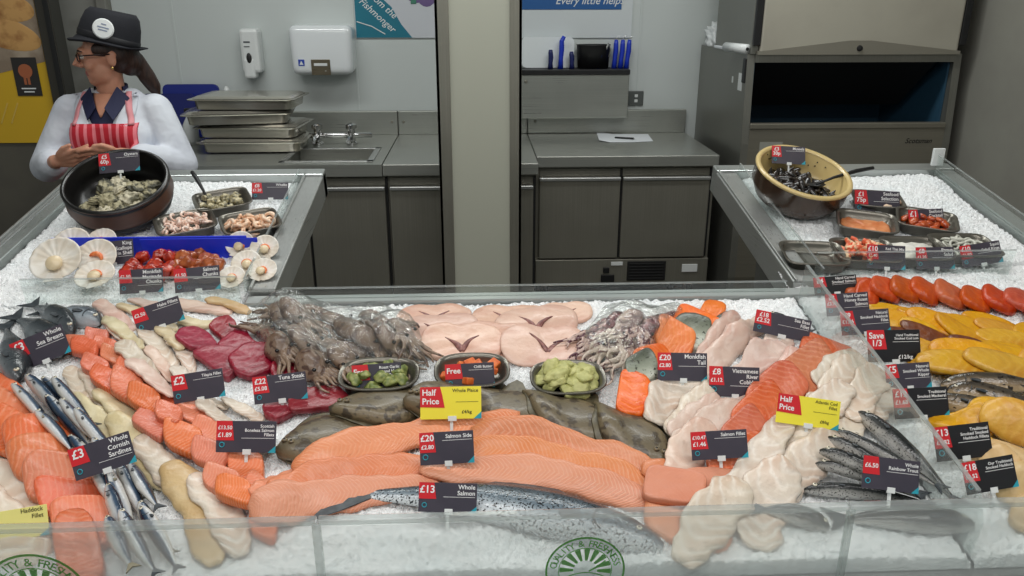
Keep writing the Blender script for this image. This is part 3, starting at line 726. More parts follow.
mb = MB(); mb.lathe([(.018, 0), (.034, 0), (.034, .002), (.018, .002)], 20, mw=Matrix.Translation((.25, -.0165, .355)) @ Matrix.Rotation(PI/2, 4, 'X')); mb.box((.235, -.018, .29), (.247, -.0165, .33)); mb.box((.253, -.018, .29), (.265, -.0165, .33)); mb.obj('rosette', mat('badge_copper', (170, 96, 60), .5), tg)
mb = MB(); mb.box((.215, -.0172, .268), (.285, -.0162, .274)); mb.box((.225, -.0172, .252), (.275, -.0162, .258)); mb.obj('caption_line', M_white, tg)
mb = MB()
for k in range(3): mb.tube([(.03+k*.05, -.0125, .10), (.08+k*.05, -.0125, .2)], .004, 6)
mb.obj('pale_stripe', mat('poster_yellow_pale', (222, 190, 90), .5), bp_)
# ================================================================== THE COUNTER
M_ice = None
def ice_material():
    m, nt, b = nodes('crushed_ice')
    tc = N(nt, 'ShaderNodeTexCoord')
    v = N(nt, 'ShaderNodeTexVoronoi', i_Scale=230.0); nt.links.new(tc.outputs['Object'], v.inputs['Vector'])
    n1 = N(nt, 'ShaderNodeTexNoise', i_Scale=9.0, i_Detail=3.0); nt.links.new(tc.outputs['Object'], n1.inputs['Vector'])
    nt.links.new(ramp(nt, n1.outputs[0], [(.35, (240, 244, 246)), (.7, (250, 252, 253))]), b.inputs['Base Color'])
    bp = N(nt, 'ShaderNodeBump', i_Strength=.8, i_Distance=.004); nt.links.new(v.outputs['Distance'], bp.inputs['Height']); nt.links.new(bp.outputs[0], b.inputs['Normal'])
    b.inputs['Roughness'].default_value = .3
    b.inputs['Subsurface Weight'].default_value = .6; b.inputs['Subsurface Scale'].default_value = .012; b.inputs['Subsurface Radius'].default_value = (1, 1, 1)
    return m
M_ice = ice_material()
M_acr = clear('clear_acrylic', haze=.05, gloss=.05)
M_acrf = clear('clear_guard_acrylic', haze=.36, gloss=.06, hazecol=(244, 247, 247))  # whitish haze paints the ceiling's reflection into the front guard
M_edge = mat('acrylic_edge', (200, 210, 206), .2, coat=.4)
def vnoise(nu, nv, cell, seed):
    rs = np.random.RandomState(seed); a = rs.rand(int(nu/cell)+3, int(nv/cell)+3)
    x = np.arange(nu)/cell; y = np.arange(nv)/cell; i, j = x.astype(int), y.astype(int); fx, fy = (x-i)[:, None], (y-j)[None, :]
    fx = fx*fx*(3-2*fx); fy = fy*fy*(3-2*fy)
    A = a[np.ix_(i, j)]*(1-fx)*(1-fy)+a[np.ix_(i+1, j)]*fx*(1-fy)+a[np.ix_(i, j+1)]*(1-fx)*fy+a[np.ix_(i+1, j+1)]*fx*fy
    return A
def ice(label, corners, step, seed, heaps=()):
    """corners: u range at the near and far end, v range"""
    (ua0, ua1), (ub0, ub1), (v0, v1) = corners
    nu, nv = int((max(ua1, ub1)-min(ua0, ub0))/step), int((v1-v0)/step)
    rs = np.random.RandomState(seed)
    s = np.linspace(0, 1, nu)[:, None]; t = np.linspace(0, 1, nv)[None, :]
    u = (ua0*(1-t)+ub0*t)*(1-s)+(ua1*(1-t)+ub1*t)*s; v = v0+(v1-v0)*t+0*s
    h = (vnoise(nu, nv, 26, seed)-.5)*.012+(vnoise(nu, nv, 5, seed+1)-.5)*.004+(rs.rand(nu, nv)-.5)*.0085
    for (hu, hv, r, hh) in heaps: h += hh*np.exp(-((u-hu)**2+(v-hv)**2)/(r*r))
    e = np.minimum(np.minimum(s, 1-s)*nu, (1-t)*nv); h -= .016*np.clip(1-e/1.6, 0, 1)
    P = np.stack([u+(rs.rand(nu, nv)-.5)*step*.6, v+(rs.rand(nu, nv)-.5)*step*.6, h-.004], axis=2).reshape(-1, 3)
    # heaps count as something that lies on the bed
    if heaps:
        i = np.clip(((u-U0)/GR).astype(int), 0, NU-1); j = np.clip(((v-V0)/GR).astype(int), 0, NV-1)
        hh = h*0
        for (hu, hv, r, q) in heaps: hh += q*np.exp(-((u-hu)**2+(v-hv)**2)/(r*r))
        np.maximum.at(HF, (i, j), np.where(hh > .004, hh, 0))
    P = P.reshape(nu, nv, 3); P[:, 0, 1] = v0-.001; P[:, 0, 2] = -.028; P = P.reshape(-1, 3)
    idx = np.arange(nu*nv).reshape(nu, nv)
    Fc = np.stack([idx[:-1, :-1], idx[1:, :-1], idx[1:, 1:], idx[:-1, 1:]], axis=2).reshape(-1, 4)
    org = ((ua0+ua1)/2, (v0+v1)/2, 0)
    o = mk('crushed_ice', (P-np.array(org)).tolist(), Fc.tolist(), M_ice, None, bw(*org), (ANG, 0, 0), smooth=False)
    return tag(o, label, 'ice', kind='stuff')
DIVX = bed(982, 490, .10)[0]
DIVX2 = bed(805, 265, .10)[0]
DX = (DIVX+DIVX2)/2
AL0, AL1 = -1.30, -.60           # left arm, inside its rails
AR0, AR1 = .905, 1.60
VR = vy(1.93); VF = vy(2.71)
hu = lambda px, py: bed(px, py)
obu, obv = bed(112, 212); cbu, cbv = bed(808, 200)
ice('crushed ice bed of the wide front counter under the raw fish', ((-1.295, DX-.004), (-1.295, DX-.004), (.016, VR-.02)), .0055, 3, heaps=[(*bed(770, 318), .05, .018), (*bed(20, 300), .05, .02), (*bed(815, 345), .03, .012)])
ice('crushed ice under the smoked fish beyond the clear divider', ((DX+.004, 1.78), (DX+.004, 1.78), (.016, VR+.14)), .007, 5, heaps=[(*bed(900, 285), .1, .012), (*bed(1000, 290), .1, .015)])
ice('crushed ice on the side counter with oysters and scallops', ((AL0, AL1), (AL0, AL1), (VR-.01, VF)), .006, 8, heaps=[(obu, obv+.08, .11, .07), (*bed(250, 275), .05, .012)])
ice('crushed ice on the side counter with mussels and seafood trays', ((AR0, AR1), (AR0, AR1), (VR+.15, VF)), .006, 9, heaps=[(cbu, cbv+.07, .10, .06), (*bed(930, 185), .08, .015)])

# ---- counter bodies, rails
M_body = mat('counter_body', (96, 96, 92), .5)
def bedbox(mb, u0, u1, v0, v1, n0, n1, bev=.003, mi=0):
    m = Matrix.Translation(BO) @ Matrix.Rotation(ANG, 4, 'X')
    mb.box((u0, v0, n0), (u1, v1, n1), bev, mi, m)
ct = thing('display_counter', 'wide steel fish counter sloping towards the shopper', 'counter')
mb = MB(); bedbox(mb, -1.36, 1.84, -.0, VR-.005, -.09, -.03); mb.obj('ice_pan', M_steely, ct)
mb = MB(); mb.box((-1.36, 1.07, .1), (1.84, 1.86, .72), .004); mb.obj('body', M_body, ct)
mb = MB(); mb.box((-1.36, 1.12, 0), (1.84, 1.84, .1)); mb.obj('plinth', M_black, ct)
mb = MB(); bedbox(mb, -1.36, -1.30, .0, VR-.005, -.03, .02); mb.obj('side_rail', M_steely, ct)
mb = MB(); bedbox(mb, -.595, .90, VR-.018, VR+.022, -.05, .0, .004); mb.obj('rear_rail', steel('rear_rail_steel', (180, 184, 182), .32, 'x'), ct)
def arm(label, a0, a1, inner, v0):
    r = thing('side_counter', label, 'counter')
    mb = MB(); bedbox(mb, a0-.06, a1+.06, VR+.035, VF+.05, -.09, -.03); mb.obj('ice_pan', M_steely, r)
    for (x0, x1) in ((a0-.075, a0-.005), (a1+.005, a1+.075)):
        mb = MB(); bedbox(mb, x0, x1, VR+.032, VF+.055, -.075, .012, .004); bedbox(mb, (x0 if (x0 < a0) != (inner == 'x') else x0)+.004, x0+.012, VR+.03, VF+.05, .012, .02, .002)
        mb.obj('side_rail', M_steell, r)
    mb = MB(); bedbox(mb, a0-.075, a1+.075, VF+.005, VF+.06, -.075, .02, .004); mb.obj('end_rail', steel('end_rail_steel', (186, 190, 188), .3, 'x'), r)
    mb = MB(); mb.box((a0+.10, 2.08, .1), (a1-.10, 2.72, .84), .004); mb.obj('pedestal', M_body, r)
    mb = MB(); mb.box((a0+.14, 2.12, 0), (a1-.14, 2.68, .1)); mb.obj('plinth', M_black, r)
    return r
armL = arm('steel side counter holding the oyster bowl and scallops', AL0, AL1, 'r', 0)
armR = arm('steel side counter holding the mussel bowl and seafood trays', AR0, AR1, 'l', 0)

# ---- clear guards
def guard(name, label, lo, hi, m=None, bev=.002, loc=None, edge=True):
    mb = MB(); mb.box(lo, hi, bev)
    o = mb.obj(name, m or M_acr); return tag(o, label, 'guard')
def bedguard(label, u0, u1, v0, v1, n0, n1, m=None):
    g = Matrix.Translation(bw((u0+u1)/2, (v0+v1)/2, 0)) @ Matrix.Rotation(ANG, 4, 'X')
    mb = MB(); du, dv = (u1-u0)/2, (v1-v0)/2
    mb.box((-du, -dv, n0), (du, dv, n1-.0035), .001)
    o = mb.obj('clear_guard', m or M_acr); o.matrix_world = g; tag(o, label, 'guard')
    e = MB(); e.box((-du, -dv, n1-.0035), (du, dv, n1), .001); e.obj('polished_edge', MATS['guard_edge'], o)
    return o
GY0, GY1, GZ = 1.052, 1.064, .920
g1 = on_y(319, 540, 1.058).x; g2 = on_y(845, 530, 1.058).x
gp = []
for lab, x0, x1 in (('clear front guard panel with a half-hidden round green sticker at the counter corner', -1.36, g1-.0015), ('long middle front guard panel with a round green freshness sticker', g1+.0015, g2-.0015), ('clear front guard panel in front of the trout', g2+.0015, 1.84)):
    mb = MB(); mb.box((x0, GY0, .45), (x1, GY1, GZ-.011), .001); o = mb.obj('clear_guard', M_acrf); tag(o, lab, 'guard')
    e = MB(); e.box((x0, GY0-.001, GZ-.011), (x1, GY1+.001, GZ), .002); e.obj('polished_edge', clear('guard_edge', haze=.42, gloss=.1), o)
    gp.append(o)
for i, x in enumerate((g1, g2)):
    mb = MB(); mb.box((x-.007, GY0-.004, .45), (x+.007, GY0-.0002, GZ-.006), .001); e = mb.obj('joint_strip', clear('joint_strip', haze=.35, gloss=.2), gp[i])
bedguard('low clear guard along the back of the front counter', g := -.50, .80, VR+.0, VR+.006, .0, .032)
bedguard('low clear guard in front of the scallops and skewers', bed(34, 296)[0], -.605, bed(150, 302)[1], bed(150, 302)[1]+.006, -.002, .07)
bedguard('low clear guard in front of the seafood trays', AR0, bed(1012, 275)[0], bed(920, 274)[1], bed(920, 274)[1]+.006, -.01, .07)
bedguard('clear side guard along the inner edge of the oyster counter', -.604, -.598, VR+.035, VF, .0, .042)
bedguard('clear side guard along the outer edge of the oyster counter', AL0+.002, AL0+.008, VR+.035, VF, .0, .055)
bedguard('clear side guard along the inner edge of the mussel counter', AR0-.002, AR0+.004, VR+.035, VF, .0, .05)
bedguard('clear side guard along the outer edge of the mussel counter', AR1-.004, AR1+.002, VR+.16, VF, .0, .075)
bedguard('clear side guard at the corner beside the sea bream', -1.262, -1.256, .25, VR-.02, -.01, .12)
# long divider with its chamfered front
mb = MB(); v1 = bed(982, 490, .10)[1]; v2 = bed(805, 265, .10)[1]
prof = [(v2, -.02), (v2, .10), (v1, .10), (.035, .055), (.035, -.02)]
n = len(prof); V = [(-.004, v, h) for v, h in prof] + [(.004, v, h) for v, h in prof]
mb.add(V, [tuple(range(n)), tuple(range(n, 2*n))[::-1]] + [((i+1) % n, i, n+i, n+(i+1) % n) for i in range(n)])
dv = mb.obj('clear_divider', clear('divider_acrylic', haze=.24, gloss=.06)); dv.location = bw(DX, 0, 0); dv.rotation_euler = (ANG, 0, 0); tag(dv, 'clear divider between the raw fish and the smoked fish', 'divider')  # stronger haze here paints reflected light into the divider
e = MB(); e.add([(-.0042, v2, .098), (.0042, v2, .098), (.0042, v1, .098), (-.0042, v1, .098), (-.0042, v2, .101), (.0042, v2, .101), (.0042, v1, .101), (-.0042, v1, .101)], [(0, 1, 2, 3), (4, 7, 6, 5), (0, 4, 5, 1), (2, 6, 7, 3), (1, 5, 6, 2), (3, 7, 4, 0)]); e.obj('polished_edge', MATS['guard_edge'], dv)
# blue strip behind the scallops
ub0, vb = bed(57, 258); ub1 = AL1-.012
mb = MB(); mb.box((ub0, -.003, -.01), (ub1-.03, .003, .062), .002); mb.box((ub1-.32, -.007, -.01), (ub1, -.003, .058), .002)
o = mb.obj('blue_divider', M_bluetray); o.location = bw(0, vb, 0); o.rotation_euler = (ANG, 0, 0); tag(o, 'bright blue plastic strip standing behind the scallops', 'divider')
# white clip block on the far corner of the mussel counter guard
p = on_y(938, 157, 2.70)
mb = MB(); mb.box((-.02, -.006, -.03), (.02, .006, .03), .002); o = mb.obj('guard_bracket', M_white); o.location = p; tag(o, 'small white bracket on the far corner of the clear guard', 'bracket')

# ---- round stickers on the front guard
M_green = clear('green_print', haze=.94, gloss=.03, hazecol=(92, 150, 78)) ; M_wprint = clear('white_print', haze=.30, gloss=.03)
def sticker(par, px, py, r, a0):
    c = on_y(px, py, GY0)
    st = bpy.data.objects.new('sticker', None); COL.objects.link(st); st.parent = par; st.location = (c.x, GY0-.0006, c.z); st['label'] = 'round green freshness sticker'
    Mr = Matrix.Rotation(PI/2, 4, 'X')
    def ring(r0, r1, h, n=48, a=(0, 2*PI)):
        V = []; Fc = []
        for i in range(n+1):
            t = a[0]+(a[1]-a[0])*i/n
            for q, z in ((r0, 0), (r1, 0), (r1, h), (r0, h)): V.append((q*math.cos(t), q*math.sin(t), z))
        for i in range(n):
            for j in range(4): Fc.append((i*4+j, i*4+(j+1) % 4, i*4+4+(j+1) % 4, i*4+4+j))
        return V, Fc
    mb = MB(); mb.add(*ring(r*.95, r, .0006), mw=Mr); mb.add(*ring(r*.655, r*.675, .0006), mw=Mr); mb.obj('green_ring', M_green, st)
    mb = MB(); mb.add(*ring(r*.68, r*.945, .0004), mw=Mr); mb.obj('pale_ring', M_wprint, st)
    mb = MB()
    txt = 'QUALITY & FRESHNESS'
    adv = 1.95/len(txt)*1.45
    for i, chx in enumerate(txt):
        t = PI/2 - (i-(len(txt)-1)/2)*adv + a0
        if chx == ' ': continue
        mb.add(*text_geo(chx, r*.26, 'CENTER', bold=.012), mw=Mr @ Matrix.Rotation(t-PI/2, 4, 'Z') @ Matrix.Translation((0, r*.725, .0009)))
    mb.obj('lettering', M_green, st)
    mb = MB()
    for i in range(9):
        a = PI*(i+.0)/8-.06; w = .115
        mb.prism([(r*.30*math.cos(a-w*.9), r*.30*math.sin(a-w*.9)), (r*.64*math.cos(a-w), r*.64*math.sin(a-w)), (r*.65*math.cos(a), r*.65*math.sin(a)), (r*.64*math.cos(a+w), r*.64*math.sin(a+w)), (r*.30*math.cos(a+w*.9), r*.30*math.sin(a+w*.9))], 0, .0006, mw=Mr)
    V, Fc = ring(r*.9, r*.925, .0006, 24, (PI/2-.72, PI/2+.72)); mb.add([(x, y-r*.98, z) for x, y, z in V], Fc, mw=Mr)
    mb.tube([(r*.1, -.0004, -r*.02), (r*.3, -.0004, r*.1), (r*.5, -.0004, r*.28)], r*.02, 6)
    mb.obj('sun_emblem', M_green, st)
    mb = MB(); mb.lathe([(0, 0), (r*.29, 0), (r*.29, .0004), (0, .0004)], 28, mw=Mr); mb.obj('sun_disc', M_wprint, st)
k = mpp(on_y(585, 570, GY0))
sticker(gp[1], 585, 570, 40*k, .0)
sticker(gp[0], 38, 596, 50*k, -.12)
# ================================================================== WHAT LIES ON THE ICE
S_salmon = flesh('salmon_flesh', (224, 128, 98), (240, 184, 158), (214, 112, 80), freq=90, chev=20, amt=.42)
S_side = flesh('salmon_side_flesh', (222, 146, 112), (240, 192, 164), (214, 130, 94), freq=330, chev=55, amt=.42)
S_salmonr = flesh('salmon_red_flesh', (202, 110, 72), (230, 158, 122), (190, 92, 56), freq=70, chev=20, amt=.45)
S_white = flesh('white_fish_flesh', (220, 208, 192), (238, 232, 222), (208, 184, 164), freq=46, chev=18, amt=.8)
S_cream = flesh('cream_fish_flesh', (226, 212, 176), (236, 228, 204), (208, 190, 152), freq=30, chev=12, amt=.5)
S_pink = flesh('pale_pink_flesh', (222, 198, 184), (236, 222, 212), (208, 172, 158), freq=26, chev=16, amt=.5)
S_wing = flesh('pink_wing_flesh', (222, 186, 166), (238, 214, 198), (204, 158, 140), freq=14, chev=18, amt=.4)
S_tuna = flesh('tuna_flesh', (150, 40, 58), (178, 78, 92), (122, 28, 44), freq=44, chev=10, amt=.5)
S_yellow = flesh('smoked_yellow_flesh', (214, 158, 44), (230, 186, 84), (190, 124, 30), freq=40, chev=16, amt=.4)
S_orange = flesh('smoked_orange_flesh', (194, 84, 46), (218, 118, 74), (172, 62, 34), freq=30, chev=12, amt=.4)
S_trout = flesh('trout_orange_flesh', (240, 122, 52), (250, 164, 104), (226, 98, 36), freq=60, chev=20, amt=.4)
S_tan = flesh('tan_skin_flesh', (216, 186, 140), (230, 210, 176), (196, 158, 108), freq=20, chev=8, amt=.4)
S_greyskin = skin_mat('grey_fish_skin', [(0, (196, 198, 184)), (.4, (150, 156, 140)), (.75, (92, 98, 84)), (1, (62, 66, 56))], (60, 62, 52), .3, 120, .0, .6)
ordn = lambda i: ORD[i]

# ---------- white fillets at the left edge
for i, (pts, w) in enumerate(((((-60, 428), (-20, 440), (20, 466), (44, 486)), .045), (((-70, 470), (-20, 480), (25, 495), (48, 520)), .05), (((-60, 500), (-10, 520), (40, 560)), .05))):
    strip('haddock_fillet', pts, w, .014, S_white, ['white haddock fillet lying highest at the edge of the counter by the salmon', 'thick white haddock fillet behind the pale yellow card', 'white haddock fillet lowest, behind the front guard'][i], 'fish fillet', 'haddock fillets at the counter edge')
# ---------- salmon pieces column (left)
cs = [((-18, 388), 90, 42, 22), ((2, 410), 84, 40, 24), ((14, 432), 78, 44, 20), ((40, 440), 74, 40, -14), ((52, 464), 76, 36, -14), ((64, 484), 74, 34, -12), ((78, 506), 72, 32, -6), ((86, 528), 66, 40, -8), ((80, 556), 60, 48, 80)]
for i, ((cx, cy), L, W, a) in enumerate(cs):
    slab('salmon_fillet', blob_px(cx, cy, L, W, a, 3.2, .05), .016, S_salmon, '%s large orange salmon piece from the back in the row beside the sardines' % ordn(i), 'salmon fillet', 'large salmon pieces in the outer row', ang=a, soft=3, shape='block')
# ---------- white fillets between sardines and salmon portions
for i, (pts, w) in enumerate(((((68, 366), (80, 388), (96, 420)), .022), (((84, 370), (100, 392), (118, 428)), .024), (((66, 396), (92, 418), (134, 446)), .03), (((98, 392), (124, 414), (152, 440)), .027), (((112, 418), (140, 446), (172, 484)), .034), (((140, 440), (168, 470), (196, 504)), .032), (((168, 466), (196, 500), (214, 560)), .04), (((196, 478), (224, 512), (240, 552)), .036))):
    strip('white_fillet', pts, w*.88, .011, S_tan if i == 6 else (S_cream if i in (2, 3, 4) else S_white), '%s %s fish fillet from the back between the sardines and the salmon portions' % (ordn(i), 'tan-streaked' if i == 6 else ('cream' if i in (2, 3, 4) else 'white')), 'fish fillet', 'white fillets between sardines and salmon')
# ---------- salmon portions in two rows
inner = [(97, 338, 24, 15, 10), (106, 349, 24, 13, 15), (114, 360, 26, 15, 20), (131, 374, 30, 21, 25), (147, 386, 30, 20, 25), (161, 400, 30, 17, 20), (173, 410, 26, 18, 25), (196, 417, 34, 24, 12), (208, 436, 32, 24, 28), (232, 456, 30, 18, 10), (246, 470, 38, 28, 0), (262, 492, 32, 22, 35), (266, 518, 30, 48, 12)]
outer = [(76, 346, 26, 15, 5), (87, 356, 28, 17, 15), (95, 368, 28, 18, 20), (108, 381, 34, 24, 25), (130, 398, 34, 26, 20), (148, 412, 34, 22, 15), (150, 425, 36, 22, 30), (172, 428, 28, 20, 10), (186, 448, 40, 27, 12), (211, 464, 36, 25, 20), (222, 484, 38, 25, 20), (236, 500, 38, 24, 10)]
for row, nm in ((inner, 'nearer the tuna'), (outer, 'beside the white fillets')):
    for i, (x, y, L, W, a) in enumerate(row):
        slab('salmon_portion', blob_px(x, y-1, L*.97, W*.93, a, 4.2, .06), .017, S_salmon, '%s orange salmon portion from the back in the row %s' % (ordn(i), nm), 'salmon portion', 'salmon portions in two rows', ang=a+R.uniform(-20, 20), shape='block', rigid=True, tilt=.14)
# ---------- hake and tilapia fillets
for i, (pts, w, m) in enumerate(sorted(((((96, 300), (112, 312), (134, 330)), .022, S_pink), (((118, 306), (150, 316), (176, 330)), .02, S_cream), (((108, 326), (130, 342), (150, 362)), .022, S_white), (((140, 330), (160, 348), (176, 372)), .022, S_white), (((168, 300), (196, 306), (232, 312)), .022, S_pink), (((176, 318), (200, 324), (226, 322)), .018, S_cream), (((170, 340), (184, 352), (192, 374)), .02, S_white), (((146, 348), (160, 362), (170, 380)), (.016), S_pink)), key=lambda t: t[0][1][0])):
    strip('hake_fillet', pts, w*.95, .010, m, '%s pale hake fillet from the outer edge, around the slanting hake card' % ordn(i), 'fish fillet', 'hake fillets')
for i, (pts, w) in enumerate(((((192, 396), (208, 404), (228, 408)), .018), (((200, 404), (216, 416), (236, 426)), .018), (((224, 404), (244, 410), (262, 420)), .016), (((236, 448), (256, 450), (276, 444)), .022))):
    strip('tilapia_fillet', pts, w, .009, S_white, ['white tilapia fillet tucked below the tilapia card', 'second white tilapia fillet below the tilapia card', 'white tilapia fillet between its card and the tuna steak', 'white fillet end showing under the salmon portion card'][i], 'fish fillet', 'tilapia fillets')
for i, (pts, w, m) in enumerate(sorted(((((118, 340), (136, 356), (158, 384)), .024, S_white), (((128, 360), (150, 376), (172, 394)), .022, S_pink), (((206, 300), (226, 304), (250, 312)), .022, S_tan), (((130, 300), (150, 306), (168, 312)), .022, S_pink), (((158, 326), (172, 338), (182, 352)), .02, S_cream), (((176, 372), (188, 384), (204, 396)), .02, S_white), (((100, 312), (122, 330), (142, 350)), .02, S_cream)), key=lambda t: t[0][1][1])):
    strip('hake_fillet', pts, w*.9, .010, m, '%s pale fillet from the back among those filling the gap between salmon portions and tuna' % ordn(i), 'fish fillet', 'pale fillets between portions and tuna')
# ---------- tuna steaks
tn = [([(176, 346), (180, 336), (196, 329), (210, 334), (219, 346), (212, 354), (190, 354)], 'rounded dark red tuna steak at the outer end of the group'),
      ([(208, 330), (216, 322), (228, 317), (237, 324), (236, 334), (224, 342)], 'small upright dark red tuna steak at the back of the group'),
      ([(216, 348), (236, 332), (246, 330), (252, 340), (262, 346), (244, 354), (222, 356)], 'dark red tuna steak lying against the octopus bag'),
      ([(192, 358), (204, 352), (238, 352), (248, 360), (238, 372), (226, 380), (206, 366)], 'dark red tuna steak in the middle, just above the tilapia card'),
      ([(228, 364), (246, 350), (268, 347), (278, 356), (272, 370), (252, 380), (236, 378)], 'large dark red tuna steak lying on top of the group'),
      ([(270, 372), (278, 354), (294, 352), (310, 372), (296, 380), (274, 382)], 'dark red tuna steak half under the tuna price card'),
      ([(262, 406), (284, 394), (312, 388), (312, 400), (290, 416), (276, 422), (264, 416)], 'long red tuna steak below the tuna card, nearer the salmon'),
      ([(288, 402), (310, 394), (338, 388), (350, 396), (344, 408), (318, 412), (290, 416)], 'long red tuna steak beside the herb butter tray')]
for o, l in tn: slab('tuna_steak', sharp(o), .015, S_tuna, l, 'tuna steak', 'tuna steaks', ang=R.uniform(10, 60), smoothn=44, shape='block', rigid=True)

# ---------- whole fish
def fish(name, label, group, head_px, tail_px, hw, T, skin, fin, kind='round', dors=1, bend=0, eye=.012, cat='fish', tailw=1.0, dorsal=True, lift0=None, soft=4, k=26):
    """a fish lying on its side along head_px -> tail_px; hw: half depth in metres, T: thickness"""
    mx, my = (head_px[0]+tail_px[0])/2, (head_px[1]+tail_px[1])/2
    u, v = bed(mx, my, T*.6); lift = T*.6+hat_(u, v)
    a = Vector(bed(*head_px, lift)); b = Vector(bed(*tail_px, lift)); d = b-a; L = d.length; nrm = Vector((-d.y, d.x))/L*dors
    mid = (a+b)/2+nrm*bend
    sp = catmull([a, a*.5+mid*.5+nrm*bend*.25, mid, b*.5+mid*.5+nrm*bend*.25, b], k)
    if dors < 0: pass
    P_ = {'round': [(0, .16), (.04, .36), (.12, .68), (.22, .88), (.36, 1), (.55, .92), (.75, .6), (.9, .3), (1, .24)],
          'deep': [(0, .10), (.05, .36), (.14, .7), (.25, .92), (.4, 1), (.6, .8), (.78, .42), (.9, .2), (1, .2)],
          'slim': [(0, .14), (.05, .42), (.15, .8), (.3, 1), (.6, .94), (.8, .6), (.93, .28), (1, .22)]}[kind]
    TP = [(0, .3), (.05, .55), (.15, .9), (.35, 1), (.6, .85), (.85, .4), (1, .12)]
    W = [hw*interp(P_, i/(k-1)) for i in range(k)]; TT = [T*interp(TP, i/(k-1)) for i in range(k)]
    V, Fc, uv = loft_geo(sp, W, TT, 16, e=.85)
    if dors < 0: uv = [(x, 1-y) for x, y in uv]
    P = rest(V, 75, .3)
    org = (mid.x, mid.y, float(P[:, 2].min()))
    r = thing(name, label, cat, bw(*org), (ANG, 0, 0), group)
    stamp(P)
    bedobj('body', P, Fc, skin, org, r, uv)
    def at(s, y, up=0):
        i = min(int(s*(k-1)), k-2); f = s*(k-1)-i; c = sp[i]*(1-f)+sp[i+1]*f
        t = (sp[i+1]-sp[i]).normalized(); n_ = Vector((-t.y, t.x))*dors
        w = W[i]*(1-f)+W[i+1]*f; h = TT[i]*(1-f)+TT[i+1]*f
        q = c+n_*(y*w); z = h*max(0, 1-min(1, abs(y))**2)**.5
        j = int(np.argmin((P[:, 0]-q.x)**2+(P[:, 1]-q.y)**2+((P[:, 2]-org[2])*0)**2)); 
        base = float(drape([(q.x, q.y, 0)], soft)[0, 2]) if False else BASE(q)
        return Vector((q.x, q.y, base+z+up)), t, n_
    i0 = np.array([i*16+12 for i in range(k)])   # underside points carry the drape
    bz = P[i0, 2]; bxy = P[i0, :2]
    def BASE(q):
        j = int(np.argmin((bxy[:, 0]-q.x)**2+(bxy[:, 1]-q.y)**2)); return float(bz[j])
    def plate(nm, pts, th=.0022, m=fin):
        # thin fin from 3-D points (fan), given thickness
        c = sum(pts, Vector())/len(pts); Vt = [p+Vector((0, 0, th)) for p in pts]+[p for p in pts]; n = len(pts)
        Fx = [tuple(range(n)), tuple(range(n, 2*n))[::-1]]+[(i, n+i, n+(i+1) % n, (i+1) % n) for i in range(n)]
        bedobj(nm, [tuple(v) for v in Vt], Fx, m, org, r, smooth=False)
    # tail
    p, t, n_ = at(.97, 0); tl = hw*1.25*tailw; z = BASE(p)+.003; th = hw*.95*tailw
    q = Vector((p.x, p.y, z)); t3 = Vector((t.x, t.y, 0)); n3 = Vector((n_.x, n_.y, 0)); w = W[-1]
    plate('tail_fin', [q-n3*w, q+t3*tl*.5-n3*th*.6, q+t3*tl*1.05-n3*th, q+t3*tl*.62, q+t3*tl*1.05+n3*th, q+t3*tl*.5+n3*th*.6, q+n3*w])
    if dorsal:
        pts = [at(s, .9)[0] for s in (.34, .42, .5, .6)]; f = [at(.58, 1.32)[0], at(.48, 1.5)[0], at(.38, 1.35)[0]]
        plate('dorsal_fin', pts+f)
    p0, t, n_ = at(.27, -.25, .001); t3 = Vector((t.x, t.y, 0)); n3 = Vector((n_.x, n_.y, 0))
    plate('pectoral_fin', [p0-n3*hw*.12, p0+t3*hw*.55-n3*hw*.32+Vector((0, 0, .001)), p0+t3*hw*.75-n3*hw*.1+Vector((0, 0, .001)), p0+t3*hw*.5+n3*hw*.1, p0+n3*hw*.1])
    e, t, n_ = at(.1, .2)
    mb = MB(); mb.ell((0, 0, 0), (eye*.5, eye*.5, eye*.25), seg=12, rings=8); eo = mb.obj('eye', mat('fish_eye_silver', (206, 200, 180), .2, coat=.5), r, tuple(e-Vector(org)), smooth=True)
    mb = MB(); mb.ell((0, 0, eye*.14), (eye*.27, eye*.27, eye*.14), seg=10, rings=6); mb.obj('pupil', mat('fish_pupil', (10, 10, 12), .12), eo, smooth=True)
    # gill cover
    pts = [at(.2+.05*math.cos(a)-.02, .62*math.sin(a), .0006)[0] for a in [(-1.2+2.4*i/8) for i in range(9)]]
    mb = MB(); mb.tube([tuple(x-Vector(org)) for x in pts], [max(.0006, hw*.035)]*9, 6); mb.obj('gill_edge', fin, r, smooth=True)
    return r
K_bream = skin_mat('bream_skin', [(0, (196, 202, 206)), (.3, (150, 160, 168)), (.6, (84, 92, 100)), (1, (38, 44, 50))], None, .24)
K_breamd = skin_mat('dark_bream_skin', [(0, (130, 138, 144)), (.3, (88, 94, 98)), (.6, (52, 58, 62)), (1, (26, 30, 34))], None, .24)
K_fin = mat('dark_fin', (44, 50, 56), .4, col2=(66, 72, 76), nscale=60)
K_sard = skin_mat('sardine_skin', [(0, (214, 210, 200)), (.42, (186, 190, 194)), (.56, (64, 84, 106)), (.8, (26, 38, 56)), (1, (14, 22, 34))], None, .2)
K_trout = skin_mat('rainbow_trout_skin', [(0, (200, 198, 194)), (.10, (160, 158, 154)), (.2, (66, 68, 68)), (.4, (34, 37, 38)), (1, (16, 19, 20))], (16, 18, 18), .22, 320, 0, .58)
K_salm = skin_mat('whole_salmon_skin', [(0, (214, 218, 220)), (.22, (186, 194, 200)), (.42, (104, 118, 128)), (.8, (30, 40, 48))], (24, 30, 34), .22, 240, 0, .55)
